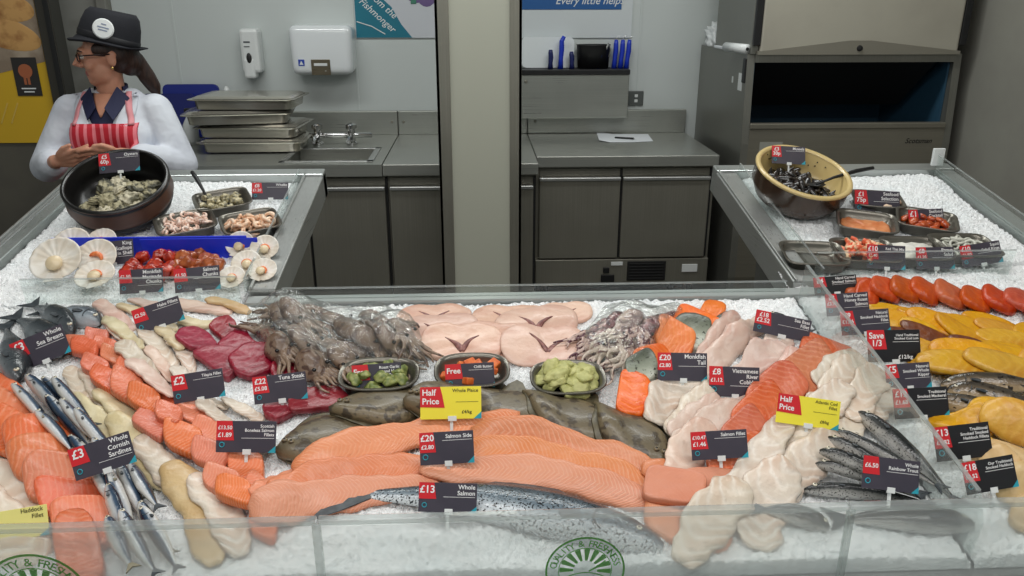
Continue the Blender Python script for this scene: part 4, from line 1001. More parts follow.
K_plaice = skin_mat('plaice_skin', [(0, (122, 108, 82)), (.5, (94, 84, 64)), (1, (114, 102, 78))], (70, 60, 46), .36, 40, 0, .52)
K_pfin = mat('plaice_fin', (78, 72, 54), .4, col2=(96, 88, 66), nscale=80)
K_sfin = mat('pale_fin', (134, 128, 108), .4, col2=(108, 104, 92), nscale=80)
for a in (((99, 320), (48, 306), .034, -1, K_bream, 'silver-grey sea bream with its head nearest the salmon portions'),
          ((73, 333), (34, 302), .03, -1, K_breamd, 'dark sea bream with its head poking out beside the grey one'),
          ((62, 352), (16, 314), .036, -1, K_breamd, 'large dark sea bream half hidden by the slanting sea bream card'),
          ((16, 378), (4, 322), .036, -1, K_breamd, 'dark sea bream lying against the counter side with tail up')):
    fish('sea_bream', a[5], 'whole sea bream', a[0], a[1], a[2], .034, a[4], K_fin, 'deep', a[3], .004, .012)
sd_ = [((26, 378), (70, 426)), ((40, 372), (84, 420)), ((52, 376), (92, 420)), ((12, 384), (52, 430)), ((60, 398), (104, 446)), ((46, 396), (90, 444)), ((36, 412), (72, 450)), ((76, 412), (118, 456)), ((64, 420), (100, 462)), ((92, 436), (130, 474)), ((84, 444), (112, 490)), ((106, 466), (128, 512)), ((118, 462), (144, 510)), ((132, 470), (160, 516)), ((104, 476), (122, 524)), ((136, 492), (164, 532)), ((104, 512), (128, 556)), ((120, 508), (150, 556)), ((140, 506), (172, 552))]
for i, (h, t) in enumerate(sorted(sd_, key=lambda p: p[0][1])):
    fish('sardine', ('%s sardine from the back in the diagonal band of sardines' % ordn(i) if i < 16 else '%s sardine of the band, its tail behind the front guard' % ['third-lowest', 'second-lowest', 'lowest'][i-16]), 'whole sardines', h, t, .0125, .018, K_sard, K_fin if i % 3 else K_sfin, 'slim', 1 if i % 4 else -1, R.uniform(-.003, .003), .008, soft=2, k=18, dorsal=False)

# ---------- flatfish
def plaice(label, head, tail, hw, flip=1):
    a = Vector(head); b = Vector(tail)
    mx, my = (a+b)/2; T = .036
    u, v = bed(mx, my, T*.5); lift = T*.5+hat_(u, v)
    A = Vector(bed(*a, lift)); B = Vector(bed(*b, lift)); d = B-A; L = d.length; t = d/L; nn = Vector((-t.y, t.x))
    pr = [(0, .10), (.05, .26), (.15, .6), (.3, .88), (.45, 1), (.6, .92), (.75, .66), (.88, .3), (.96, .13), (1, .12)]
    k = 22; sp = [A+d*(i/(k-1)) for i in range(k)]
    W = [hw*interp(pr, i/(k-1)) for i in range(k)]; TT = [T*interp([(0, .5), (.1, .8), (.3, 1), (.6, .85), (.9, .4), (1, .2)], i/(k-1)) for i in range(k)]
    V, Fc, uv = loft_geo(sp, W, TT, 18, e=.8)
    Pb = drape(V, 4); 
    org = ((A.x+B.x)/2, (A.y+B.y)/2, float(Pb[:, 2].min()))
    r = thing('plaice', label, 'fish', bw(*org), (ANG, 0, 0), 'whole plaice in a fan')
    # fringe fin: flat, wider than the body
    W2 = [w+hw*.2*interp([(0, 0), (.1, .3), (.3, 1), (.8, 1), (.9, .3), (1, 0)], i/(k-1)) for i, w in enumerate(W)]
    V2, F2, uv2 = loft_geo(sp, W2, [.004]*k, 18, e=.8); P2 = drape(V2, 4, .0008)
    bedobj('fringe_fin', P2, F2, K_pfin, org, r, uv2)
    stamp(Pb); bedobj('body', Pb, Fc, K_plaice, org, r, uv)
    q = B; z = float(Pb[-9:, 2].min())
    pts = [q-nn*hw*.12, q+t*hw*.3-nn*hw*.34, q+t*hw*.55-nn*hw*.36, q+t*hw*.62, q+t*hw*.55+nn*hw*.36, q+t*hw*.3+nn*hw*.34, q+nn*hw*.12]
    V3 = [(p.x, p.y, z+.004) for p in pts]+[(p.x, p.y, z+.001) for p in pts]; n = len(pts)
    bedobj('tail_fin', V3, [tuple(range(n))[::-1], tuple(range(n, 2*n))]+[((i+1) % n, n+(i+1) % n, n+i, i) for i in range(n)], K_pfin, org, r, smooth=False)
    for s, y in ((.1, .35*flip), (.15, -.05*flip)):
        p = A+d*s+nn*hw*.35*y; j = int(np.argmin((Pb[:, 0]-p.x)**2+(Pb[:, 1]-p.y)**2-Pb[:, 2]*.02))
        mb = MB(); mb.ell((0, 0, 0), (.006, .006, .005), seg=10, rings=7)
        e = mb.obj('eye', K_plaice, r, (p.x-org[0], p.y-org[1], float(Pb[j, 2])-org[2]), smooth=True)
        mb = MB(); mb.ell((0, 0, .0035), (.003, .003, .002), seg=8, rings=6); mb.obj('pupil', MATS['fish_pupil'], e, smooth=True)
    p = [A+d*.2+nn*hw*.5*x for x in (-.7, -.35, 0, .35, .7)]
    return r
plaice('brown plaice lying outermost in the fan, beside the salmon portion card', (276, 452), (378, 418), .068)
plaice('brown plaice below the herb butter tray', (330, 416), (446, 390), .064)
plaice('brown plaice behind the yellow whole plaice card', (404, 410), (492, 386), .058)
plaice('brown plaice beside the yellow card, below the orange butter tray', (552, 426), (470, 390), .068, -1)
plaice('greenish plaice below the tray of pale green butter', (614, 438), (524, 394), .07, -1)
plaice('greenish plaice innermost in the fan, with its head towards the salmon fillet card', (668, 464), (596, 404), .066, -1)

# ---------- salmon sides fanned along the front
sides = [(((262, 510), (284, 486), (312, 466), (340, 458)), .04, 'pale orange salmon side end lowest in the fan beside the salmon portions'),
         (((296, 474), (346, 450), (410, 432), (470, 424), (520, 424)), .046, 'long orange salmon side highest in the fan, below the plaice'),
         (((272, 500), (330, 478), (400, 462), (462, 458)), .044, 'orange salmon side in the middle of the outer half of the fan'),
         (((252, 520), (310, 500), (380, 486), (440, 482)), .042, 'orange salmon side lowest on the outer half, ending by the salmon tail'),
         (((470, 424), (540, 432), (610, 452), (660, 472), (704, 498)), .042, 'long orange salmon side starting behind the salmon side card'),
         (((466, 440), (540, 450), (610, 468), (690, 502)), .042, 'orange salmon side second from the plaice on the inner half'),
         (((420, 466), (480, 466), (540, 470), (600, 484), (650, 502)), .042, 'ribbed orange salmon side just above the whole salmon card'),
         (((640, 474), (680, 476), (720, 480), (738, 484)), .036, 'short orange salmon side end beside the white cod at the front')]
for pts, w, l in sides:
    strip('long_salmon_fillet', [(x, y+5) for x, y in pts], w*.8, .012, S_side, l, 'salmon side', 'salmon sides in a fan', prof=[(0, .4), (.05, .75), (.2, 1), (.7, .95), (.92, .7), (1, .4)], k=34, soft=4, n=20)
slab('salmon_tail_piece', blob_px(690, 520, 90, 56, 10, 2.6), .012, S_side, 'salmon tail piece showing through the front guard beside the whole salmon head', 'salmon fillet', ang=10, soft=5)

# ---------- whole salmon in front of the sides
fish('whole_salmon', 'large whole speckled salmon lying along the front under the salmon fillets', None, (664, 540), (366, 490), .05, .034, K_salm, K_fin, 'round', -1, .03, .011, tailw=1.5)
# ---------- pink butterflied fillets with dark notches
def wing(cx, cy, L, W, a, label):
    T = .009; out = []
    for i in range(44):
        t = 2*PI*i/44; x, y = math.cos(t), math.sin(t)
        rx = L/2*(abs(x)**.75*math.copysign(1, x)); ry = W/2*(abs(y)**.8*math.copysign(1, y))
        if y < 0: ry *= 1.05*(1-.16*math.exp(-(x/.18)**2))
        else: ry *= 1-.10*math.exp(-(x/.25)**2)
        ca, sa = math.cos(math.radians(a)), math.sin(math.radians(a))
        out.append((cx+rx*ca-ry*sa, cy+rx*sa+ry*ca))
    o = slab('butterfly_fillet', out, T, S_wing, label, 'fish fillet', 'pink butterflied fillets', ang=a, wob=.1, soft=2)
    # dark notch: two shallow strips meeting in a V
    u, v = bed(cx, cy-W*.12, T+hat_(*bed(cx, cy)))
    for s in (-1, 1):
        p0 = (cx, cy+W*.06); p1 = (cx+s*L*.07, cy-W*.14); p2 = (cx+s*L*.2, cy-W*.30)
        h0 = .5*T+hat_(*bed(cx, cy, T))
        sp = catmull([bed(*p, h0) for p in (p0, p1, p2)], 8)
        Vn, Fn, uvn = loft_geo(sp, [.0075*interp([(0, .7), (.3, 1), (1, .15)], i/7) for i in range(8)], [.002]*8, 8)
        P = np.array(Vn); 
        P = drape(P, 1, -.0016)
        org = (o.location-BO); orgb = (org.x, org.dot(BV), org.dot(BN))
        bedobj('dark_notch', P, Fn, mat('dark_notch_flesh', (112, 66, 64), .4, col2=(150, 100, 92), nscale=80), orgb, o, uvn)
    return o
for a in ((565, 313, 56, 22, -4, 'pink butterflied fillet at the back corner by the squid bag'), (508, 318, 74, 26, 0, 'pink butterflied fillet in the middle of the back row'), (434, 318, 76, 28, -2, 'pink butterflied fillet at the back, nearest the octopus bag'),
          (440, 332, 80, 30, -4, 'pink butterflied fillet in the middle row beside the octopus bag'), (536, 326, 84, 32, -6, 'pink butterflied fillet with its notch packed with ice'), (500, 342, 70, 30, 8, 'pink butterflied fillet tucked between the two front ones'),
          (462, 346, 84, 32, 2, 'pink butterflied fillet in front, above the chilli butter tray'), (548, 348, 96, 36, -2, 'pink butterflied fillet in front, above the pale green butter tray')):
    wing(*a)

# ---------- cephalopods in clear bags
M_oct = skin_mat('octopus_skin', [(0, (138, 116, 98)), (.5, (108, 86, 70)), (1, (146, 126, 110))], (84, 62, 52), .3, 60, 0, .54)
M_squ = skin_mat('squid_skin', [(0, (196, 170, 160)), (.5, (150, 96, 100)), (1, (92, 44, 58))], (84, 38, 52), .2, 80, 0, .5)
M_squp = skin_mat('pale_squid_skin', [(0, (206, 190, 176)), (.5, (180, 156, 146)), (1, (140, 104, 104))], (108, 76, 76), .2, 90, 0, .56)
def ceph(name, label, group, head, tip, hw, T, m, arms=7, al=.10, fins=False):
    u, v = bed((head[0]+tip[0])/2, (head[1]+tip[1])/2, T*.6); lift = T*.5+hat_(u, v)
    A = Vector(bed(*tip, lift)); B = Vector(bed(*head, lift)); d = B-A; t = d.normalized(); nn = Vector((-t.y, t.x)); k = 14
    sp = [A+d*(i/(k-1)) for i in range(k)]
    pr = [(0, .2), (.1, .6), (.35, 1), (.7, .95), (.82, .7), (.9, .8), (1, .5)]
    V, Fc, uv = loft_geo(sp, [hw*interp(pr, i/(k-1)) for i in range(k)], [T*interp(pr, i/(k-1)) for i in range(k)], 14)
    P = drape(V, 3); org = ((A.x+B.x)/2, (A.y+B.y)/2, float(P[:, 2].min()))
    r = thing(name, label, name.replace('_', ' '), bw(*org), (ANG, 0, 0), group)
    mb = MB(); base = drape([(B.x, B.y, 0)], 3)[0, 2]
    for j in range(arms):
        f = (j/(arms-1)-.5)*2; ln = al*R.uniform(.7, 1.2); w1, w2 = R.uniform(-1, 1), R.uniform(-1, 1)
        pts = []
        for q in range(9):
            s = q/8; c = B+t*(ln*s-.008)+nn*(f*hw*.7*(1+1.3*s)+math.sin(s*5+w1*3)*.012*s)
            pts.append((c.x, c.y, 0.006+.012*(1-s)*(.5+.5*math.cos(f*2))))
        b0 = len(mb.V); mb.tube(pts, [hw*.26*(1-.75*q/8) for q in range(9)], 7)
    Q = drape([tuple(v) for v in mb.V], 3)
    stamp(P); stamp(Q)
    bedobj('mantle', P, Fc, m, org, r, uv)
    bedobj('tentacles', Q, mb.F, m, org, r)
    if fins:
        Vf, Ff, uf = loft_geo(sp[:7], [hw*1.7*interp([(0, .1), (.4, 1), (1, .2)], i/6) for i in range(7)], [.004]*7, 10); Pf = drape(Vf, 3, -T*.5)
        bedobj('side_fin', Pf, Ff, m, org, r, uf)
    for s in (-1, 1):
        c = A+d*.9+nn*(s*hw*.62); mb = MB(); mb.ell((0, 0, 0), (.005, .005, .004), seg=10, rings=6)
        mb.obj('eye', MATS['fish_pupil'] if 'fish_pupil' in MATS else M_black, r, (c.x-org[0], c.y-org[1], float(P[:, 2].max())-org[2]-T*.62), smooth=True)
    return r
def bag(name, label, out, T, m, gname=None):
    out = [tuple(p) for p in catmull(out, 48, True)]
    o = [Vector(bed(x, y, .02)) for x, y in out]; n = len(o); c = sum(o, Vector((0, 0)))/n
    V = []; rs = [1.0, .97, .93, .88, .8, .7, .6, .5, .4, .3, .2, .1]
    for s in rs:
        for p in o: q = c+(p-c)*s; V.append((q.x, q.y, (0 if s == 1 else T)+.004*math.sin(q.x*90+q.y*40)*math.sin(q.y*110)))
    Fc = [(k*n+i, k*n+(i+1) % n, (k+1)*n+(i+1) % n, (k+1)*n+i) for k in range(len(rs)-1) for i in range(n)]
    V.append((c.x, c.y, T)); Fc += [((len(rs)-1)*n+i, (len(rs)-1)*n+(i+1) % n, len(V)-1) for i in range(n)]
    if sum(o[i].x*o[(i+1) % n].y-o[(i+1) % n].x*o[i].y for i in range(n)) > 0: Fc = Fc
    else: Fc = [f[::-1] for f in Fc]
    P = np.array(V); a = window(P[:, 0], P[:, 1]); D = boxblur(dilate(HF[a[0]:a[1], a[2]:a[3]], 4), 2)
    P[:, 2] += sample(D, a, P[:, 0], P[:, 1])+.002
    P[:n, 2] = sample(D, a, P[:n, 0], P[:n, 1])*.3-.001
    Lw = P.copy(); m0 = len(V); Fb = [f[::-1] for f in []]
    org = (c.x, c.y, 0)
    ob = bedobj(name, P, Fc, m, org)
    return tag(ob, label, 'plastic bag')
M_film = clear('bag_film', tint=(248, 249, 247), haze=.07, gloss=.09, rough=.10, wrinkle=1.0)
oc = [((262, 334), (300, 360)), ((276, 318), (330, 316)), ((300, 334), (272, 318)), ((318, 346), (290, 330)), ((340, 352), (372, 360)), ((350, 330), (318, 322)), ((366, 340), (336, 326)), ((392, 332), (360, 316)), ((404, 352), (376, 336)), ((322, 362), (296, 350)), ((352, 362), (330, 348))]
oc += [((286, 352), (268, 340)), ((310, 324), (282, 310)), ((384, 346), (352, 340)), ((410, 346), (392, 322))]
oc = [((a, b-5), (c, d-6)) for (a, b), (c, d) in oc]
for i, (h, t) in enumerate(sorted(oc)):
    ceph('octopus', '%s brown octopus counted from the tuna, packed in the long clear bag' % ordn(i), 'octopuses in the clear bag', h, t, .030, .032, M_oct, 8, .06)
bag('clear_bag', 'long clear bag of brown octopus at the back of the front counter', [(246, 322), (262, 310), (290, 303), (330, 307), (385, 310), (404, 322), (424, 352), (424, 366), (400, 362), (370, 366), (320, 368), (296, 358), (268, 346)], .008, M_film)
sq_ = [((598, 354), (640, 306), M_squ), ((612, 362), (660, 314), M_squp), ((594, 340), (622, 314), M_squ), ((630, 366), (668, 330), M_squp), ((646, 350), (682, 306), M_squ), ((620, 340), (650, 304), M_squp), ((650, 362), (676, 340), M_squp)]
sq = [((a-5, b-2), (c-6, d+2), m) for (a, b), (c, d), m in sq_[:6]]
for i, (h, t, m) in enumerate(sorted(sq, key=lambda q: q[0][0])):
    ceph('squid', '%s %s squid counted from the pale green butter tray, in the clear bag' % (ordn(i), 'purple' if m is M_squ else 'pale mottled'), 'squid in the clear bag', h, t, .025, .03, m, 8, .07, True)
bag('clear_bag', 'clear bag of purple squid behind the pale green butter', [(582, 350), (598, 326), (614, 305), (630, 301), (664, 301), (684, 304), (680, 316), (662, 338), (646, 360), (630, 371), (602, 366)], .008, M_film)

# ---------- trout pieces, monkfish, cobbler, bass, salmon and cod towards the divider
tp_ = [(713, 312, 24, 20, 20, S_trout, 'round orange trout piece at the back by the ice'), (722, 328, 30, 18, -35, S_greyskin, 'grey-skinned trout piece behind the small round orange one'), (698, 326, 50, 22, 25, S_trout, 'long orange trout piece second from the back'), (690, 338, 42, 24, 15, S_greyskin, 'grey-skinned trout piece in the middle of the column'), (674, 346, 42, 26, 20, S_trout, 'orange trout piece just behind the monkfish card'), (652, 364, 40, 22, -20, S_trout, 'orange trout piece at the edge of the squid bag'), (640, 378, 34, 22, -20, S_greyskin, 'grey-skinned trout piece nearest the pale green butter tray'), (633, 401, 38, 36, 100, S_trout, 'squarish orange trout piece at the front of the column above the plaice')]
for x, y, L, W, a, m, l in tp_:
    slab('trout_piece', blob_px(x, y, L, W, a, 4), .018, m, l, 'trout piece', 'orange and grey trout pieces', ang=a, shape='block', rigid=True)
mk_ = [(((738, 306), (722, 330), (700, 352)), .03, S_pink, 'pinkish monkfish tail at the back beside the trout pieces'), (((768, 318), (752, 330), (730, 346)), .026, S_pink, 'pinkish monkfish tail behind the sea bass card'), (((746, 330), (716, 356), (704, 378)), .032, S_pink, 'pinkish monkfish tail between the monkfish and cobbler cards'), (((700, 380), (668, 396), (652, 430)), .04, S_white, 'broad white monkfish tail below the monkfish card'), (((716, 388), (694, 406), (668, 440)), .03, S_white, 'white monkfish tail lying next to the cobbler card')]
for pts, w, m, l in mk_: strip('monkfish_tail', pts, w*.9, .018, m, l, 'monkfish tail', 'monkfish tails', e=.9)
cb_ = [(((790, 336), (772, 346), (752, 362)), .03, 'pale pink cobbler fillet highest in the slanting band'), (((808, 356), (790, 380), (770, 396)), .028, 'pale pink cobbler fillet tucked against the salmon'), (((726, 400), (700, 418), (672, 442)), .034, 'pale pink cobbler fillet between the monkfish and the salmon card'), (((786, 344), (762, 356), (736, 380)), .034, 'pale pink cobbler fillet behind its price card'), (((800, 348), (784, 376), (762, 400)), .03, 'pale pink cobbler fillet beside the dark orange salmon'), (((762, 396), (736, 412), (704, 424)), .03, 'pale pink cobbler fillet just in front of its card'), (((744, 402), (706, 430), (676, 456)), .036, 'pale pink cobbler fillet behind the salmon fillet card'), (((712, 420), (688, 446), (674, 474)), .034, 'pale pink cobbler fillet beside the innermost plaice')]
for pts, w, l in cb_: strip('cobbler_fillet', pts, w, .010, S_pink, l, 'fish fillet', 'river cobbler fillets')
fish('sea_bass', 'dark sea bass tail sticking up behind the sea bass card', 'sea bass', (768, 318), (806, 326), .02, .02, K_breamd, K_fin, 'round', 1, 0, .01)
sf = [(826, 351, 56, 22, 18), (806, 374, 66, 46, -40), (776, 398, 58, 42, -42), (758, 420, 54, 40, -42), (744, 440, 46, 36, -40), (736, 464, 58, 32, -20), (712, 486, 60, 30, -5), (674, 486, 60, 30, 10)]
for i, (x, y, L, W, a) in enumerate(sf):
    slab('salmon_fillet', blob_px(x, y, L, W, a, 4.2, .05), .013, S_salmonr if i < 6 else S_side, '%s dark orange salmon fillet from the back in the slanting row before the cod' % ordn(i), 'salmon fillet', 'dark orange salmon fillets', ang=a, shape='block', rigid=True, tilt=.16)
cod = [(((862, 350), (838, 366), (818, 384)), .034, 'white cod fillet at the very back beside the dark orange salmon'), (((896, 388), (880, 404), (866, 420)), .03, 'small white cod fillet squeezed against the divider'), (((836, 398), (808, 424), (782, 448)), .036, 'white cod fillet half under the yellow half price card'), (((860, 420), (836, 440), (812, 462)), .03, 'white cod fillet behind the heads of the rainbow trout'), (((806, 448), (786, 478), (764, 502)), .036, 'broad white cod fillet in front of the trout heads'), (((868, 358), (846, 372), (826, 396)), .034, 'white cod fillet at the back beside the divider'), (((884, 372), (866, 392), (850, 424)), .034, 'white cod fillet lying along the divider'), (((848, 384), (826, 404), (800, 430)), .034, 'white cod fillet behind the yellow cod card'), (((824, 420), (790, 446), (752, 484)), .036, 'long white cod fillet below the yellow cod card'), (((842, 430), (806, 456), (780, 492)), .036, 'white cod fillet next to the trout heads'), (((788, 412), (764, 450), (722, 496)), .03, 'narrow white cod fillet against the orange salmon'), (((790, 470), (766, 500), (760, 540)), .044, 'white cod fillet folded over the front edge behind the guard'), (((744, 480), (712, 510), (684, 545)), .04, 'white cod fillet hanging down beside the salmon tail piece')]
for pts, w, l in cod: strip('cod_fillet', pts, w*1.02, .011, S_white, l, 'fish fillet', 'cod fillets')
# ---------- rainbow trout
tr = [((804, 489), (930, 498), .013, 'lowest rainbow trout above the guard edge'), ((814, 468), (918, 496), .014, 'fifth rainbow trout from the divider'), ((818, 456), (916, 492), .014, 'fourth rainbow trout, head level with the trout card'), ((824, 444), (922, 488), .014, 'third rainbow trout, half under the trout card'), ((832, 432), (936, 490), .016, 'second rainbow trout from the divider'), ((858, 412), (956, 492), .020, 'largest rainbow trout lying uppermost beside the divider'), ((976, 520), (846, 514), .030, 'rainbow trout lying along the front behind the guard'), ((830, 526), (762, 512), .018, 'rainbow trout tail end blurred behind the guard joint')]
for i, (h, t, w, l) in enumerate(tr):
    fish('rainbow_trout', l, 'whole rainbow trout', h, t, w, (.03 if i == 5 else .024) if i != 7 else .02, K_trout, K_fin, 'round' if i in (5, 6) else 'slim', 1 if i < 6 else -1, .006, .009, soft=3)

# ---------- smoked fish beyond the divider
or_ = [(868, 291, 22, 17), (884, 293, 26, 16), (904, 292, 26, 16), (924, 295, 26, 16), (950, 297, 32, 16), (974, 302, 30, 15), (998, 304, 34, 15), (1022, 305, 36, 17), (1046, 311, 34, 17), (856, 288, 20, 15)]
for i, (x, y, L, W) in enumerate(sorted(or_)):
    slab('smoked_fillet', blob_px(x, y, L+6, W+2, 12 if i > 3 else 6, 3.0), .022, S_orange, '%s orange-red smoked fillet from the divider in the back row' % ordn(i), 'smoked fillet', 'orange-red smoked fillets', ang=8, rigid=True)
yl = [(890, 308, 50, 14, 8), (924, 316, 58, 14, 16), (956, 318, 60, 14, 18), (990, 318, 56, 14, 14), (872, 312, 56, 16, 6), (906, 314, 60, 15, 12), (936, 324, 62, 20, 22), (976, 322, 66, 18, 14), (1006, 326, 60, 18, 12), (1040, 332, 60, 20, 10), (884, 326, 50, 22, 10), (918, 330, 46, 18, 20), (962, 336, 60, 20, 28), (1006, 340, 60, 22, 8), (958, 354, 66, 18, 30), (1000, 352, 60, 20, 10)]
for i, (x, y, L, W, a) in enumerate(sorted(yl, key=lambda q: q[1])):
    slab('smoked_haddock_fillet', blob_px(x, y+4, L*1.05, W*.78, a, 2.2), .009, S_yellow, '%s slim yellow smoked haddock fillet from the back, above the cod loin card' % ordn(i), 'smoked fillet', 'slim yellow smoked haddock', ang=a, rigid=True, tilt=.1)
dk = [(930, 344, 70, 12, 22), (984, 350, 80, 14, 18), (1010, 356, 60, 12, 18), (898, 338, 40, 12, 4)]
for i, (x, y, L, W, a) in enumerate(sorted(dk)):
    slab('smoked_mackerel_fillet', blob_px(x, y, L, W, a, 2.4), .009, flesh('smoked_brown_skin', (110, 56, 26), (150, 90, 44), (70, 34, 18), freq=24, chev=6, amt=.4), '%s dark brown smoked fillet from the divider among the yellow haddock' % ordn(i), 'smoked fillet', 'dark smoked fillets', ang=a, rigid=True, tilt=.1)
yl2 = [(934, 358, 62, 30, 14), (966, 366, 80, 24, 14), (1006, 360, 80, 26, 8), (952, 374, 70, 24, 10), (1000, 380, 84, 24, 14), (1044, 370, 60, 30, 10)]
for i, (x, y, L, W, a) in enumerate(sorted(yl2, key=lambda q: q[1])):
    slab('smoked_cod_loin', blob_px(x, y, L*1.05, W*.85, a, 2.4), .013, S_yellow, '%s thick yellow smoked cod loin from the back, between cod loin and kipper cards' % ordn(i), 'smoked fillet', 'thick yellow smoked cod loins', ang=a, rigid=True, tilt=.1)
K_kip = skin_mat('kipper_skin', [(0, (186, 160, 120)), (.35, (120, 104, 84)), (.6, (66, 60, 52)), (1, (34, 32, 28))], (40, 34, 28), .2, 70, 0, .55)
for i, (h, t, w) in enumerate((((940, 386), (1040, 398), .026), ((946, 392), (1046, 416), .028), ((930, 396), (1040, 428), .02))):
    fish('kipper', ['silvery brown smoked kipper nearest the yellow loins', 'large brown smoked kipper lying in the middle of three', 'dark smoked kipper beside the smoked haddock card'][i], 'smoked kippers', h, t, w, .02, K_kip, K_fin, 'slim', 1, .004, .01, soft=3)
yl3 = [(962, 425, 66, 16, 10), (998, 424, 70, 18, 20), (1014, 434, 84, 20, 14), (978, 446, 56, 16, 20), (1030, 420, 60, 16, 20)]
for i, (x, y, L, W, a) in enumerate(sorted(yl3, key=lambda q: q[1])):
    slab('smoked_haddock_fillet', blob_px(x, y, L, W, a, 2.6), .012, S_yellow, '%s yellow smoked haddock fillet from the kippers, around the haddock card' % ordn(i), 'smoked fillet', 'yellow smoked haddock by the kippers', ang=a, soft=2)
un = [(1004, 456, 74, 26, 10), (1030, 470, 70, 34, 20), (1000, 474, 50, 24, 40), (1030, 494, 70, 30, 14), (1032, 520, 50, 26, 20)]
for i, (x, y, L, W, a) in enumerate(sorted(un, key=lambda q: q[1])):
    slab('smoked_haddock_fillet', blob_px(x, y, L, W, a, 2.8), .012, S_tan, '%s pale tan undyed smoked fillet from the back, near the lowest two cards' % ordn(i), 'smoked fillet', 'pale undyed smoked fillets', ang=a, soft=3)
# ================================================================== TRAYS, BOWLS AND THEIR CONTENTS
M_tray = steel('tray_steel', (118, 114, 106), .3, 'x')
def se(L, W, p=4.5, n=32):
    out = []
    for i in range(n):
        t = 2*PI*i/n; c, s = math.cos(t), math.sin(t)
        out.append((abs(c)**(2/p)*math.copysign(1, c)*L, abs(s)**(2/p)*math.copysign(1, s)*W))
    return out
def tray(cx, cy, L, W, a, label, h=.034, group='steel trays on the ice', p=5.5):
    u, v = bed(cx, cy, h); a = math.radians(a); L /= 2; W /= 2
    r = thing('serving_tray', label, 'tray', bw(u, v, .001), (ANG, 0, a), group)
    r.rotation_euler = (Matrix.Rotation(ANG, 3, 'X') @ Matrix.Rotation(a, 3, 'Z')).to_euler()
    rings = [(-.016, 0), (-.010, .004), (-.006, h-.004), (.001, h-.003), (.003, h), (.001, h+.002), (-.005, h+.001), (-.009, h-.006), (-.014, .008), (-.024, .005)]
    V = []
    for d, z in rings: V += [(x, y, z) for x, y in se(L+d, W+d, p)]
    n = 32; k = len(rings)
    Fc = [(i*n+j, i*n+(j+1) % n, (i+1)*n+(j+1) % n, (i+1)*n+j) for i in range(k-1) for j in range(n)] + [tuple(range(n))[::-1], tuple(range((k-1)*n, k*n))]
    mk('pan', V[:6*n], [f for f in Fc if max(f) < 6*n], M_tray, r)
    mk('inner_lining', [V[i] for i in range(5*n, k*n)], [tuple(i-5*n for i in f) for f in Fc if min(f) >= 5*n], M_tray, r)
    out = [(u+x*math.cos(a)-y*math.sin(a), v+x*math.sin(a)+y*math.cos(a), h) for x, y in se(L+.007, W+.007, p)]; stamp(out)
    return u, v, a, L, W, h
RB = Matrix.Rotation(ANG, 3, 'X')
def fill(proto, T, count, label, group, zs=(.008, .03), shrink=.72, scale=(.85, 1.15), tilt=.5, heap=.012):
    """copies of a small piece scattered in a tray"""
    u, v, a, L, W, h = T; first = True
    for i in range(count):
        rr = math.sqrt((i+.5)/count)*shrink; th = i*2.39996+R.uniform(-.3, .3)
        x, y = rr*math.cos(th)*L, rr*math.sin(th)*W
        z = zs[0]+(zs[1]-zs[0])*R.random()+heap*(1-rr)
        M = RB @ Matrix.Rotation(a, 3, 'Z') @ Euler((R.uniform(-tilt, tilt), R.uniform(-tilt, tilt), R.uniform(0, 6.28))).to_matrix()
        s = R.uniform(*scale); M4 = M.to_4x4() @ Matrix.Scale(s, 4); 
        M4.translation = bw(u+x*math.cos(a)-y*math.sin(a), v+x*math.sin(a)+y*math.cos(a), z)
        if first: o = proto; o.matrix_world = M4; first = False
        else: o = dup(proto, M4)
        o['label'] = label; o['group'] = group
def lump(name, cat, rx, ry, rz, m, amp=.18, fr=2.2, sub=3, flat=0, seed=0):
    bm = bmesh.new(); bmesh.ops.create_icosphere(bm, subdivisions=sub, radius=1); s = seed*1.7
    for w in bm.verts:
        c = w.co.copy(); k = 1+amp*(math.sin(c.x*fr*1.7+s)*math.sin(c.y*fr*1.3+1+s)+.6*math.sin(c.z*fr*2.1+c.x*fr+s)+.35*math.sin(c.y*fr*3.7+c.x*fr*2.9))
        w.co = Vector((c.x*rx*k, c.y*ry*k, c.z*rz*k if not (flat and c.z < 0) else c.z*rz*.3))
    mb = MB(); mb.bm(bm); o = mb.obj(name, m, smooth=True); return tag(o, None, cat)
def prawn(m):
    mb = MB(); pts = []; rad = []
    for i in range(10):
        t = i/9; a = .4+t*3.6; pts.append((.012*math.cos(a), .012*math.sin(a), .002*math.sin(t*3))); rad.append(.0062*(1-.65*t)*(1 if i else .6))
    mb.tube(pts, rad, 8); o = mb.obj('peeled_prawn', m, smooth=True); return tag(o, None, 'prawn')
M_prawn = mat('prawn_flesh', (236, 196, 176), .35, col2=(240, 222, 208), nscale=120, coat=.2)
M_prawn2 = mat('cooked_prawn_flesh', (234, 186, 150), .35, col2=(242, 216, 190), nscale=120, coat=.2)
M_whelk = mat('whelk_meat', (196, 184, 146), .35, col2=(96, 92, 70), nscale=70, coat=.2)
M_herb = mat('herb_butter', (96, 110, 50), .45, col2=(160, 164, 100), nscale=60)
M_green = mat('pale_green_butter', (190, 188, 124), .5, col2=(172, 172, 108), nscale=60, bump=.6, bscale=120)
M_chil = mat('chilli_butter', (206, 92, 34), .42, col2=(226, 124, 60), nscale=60)
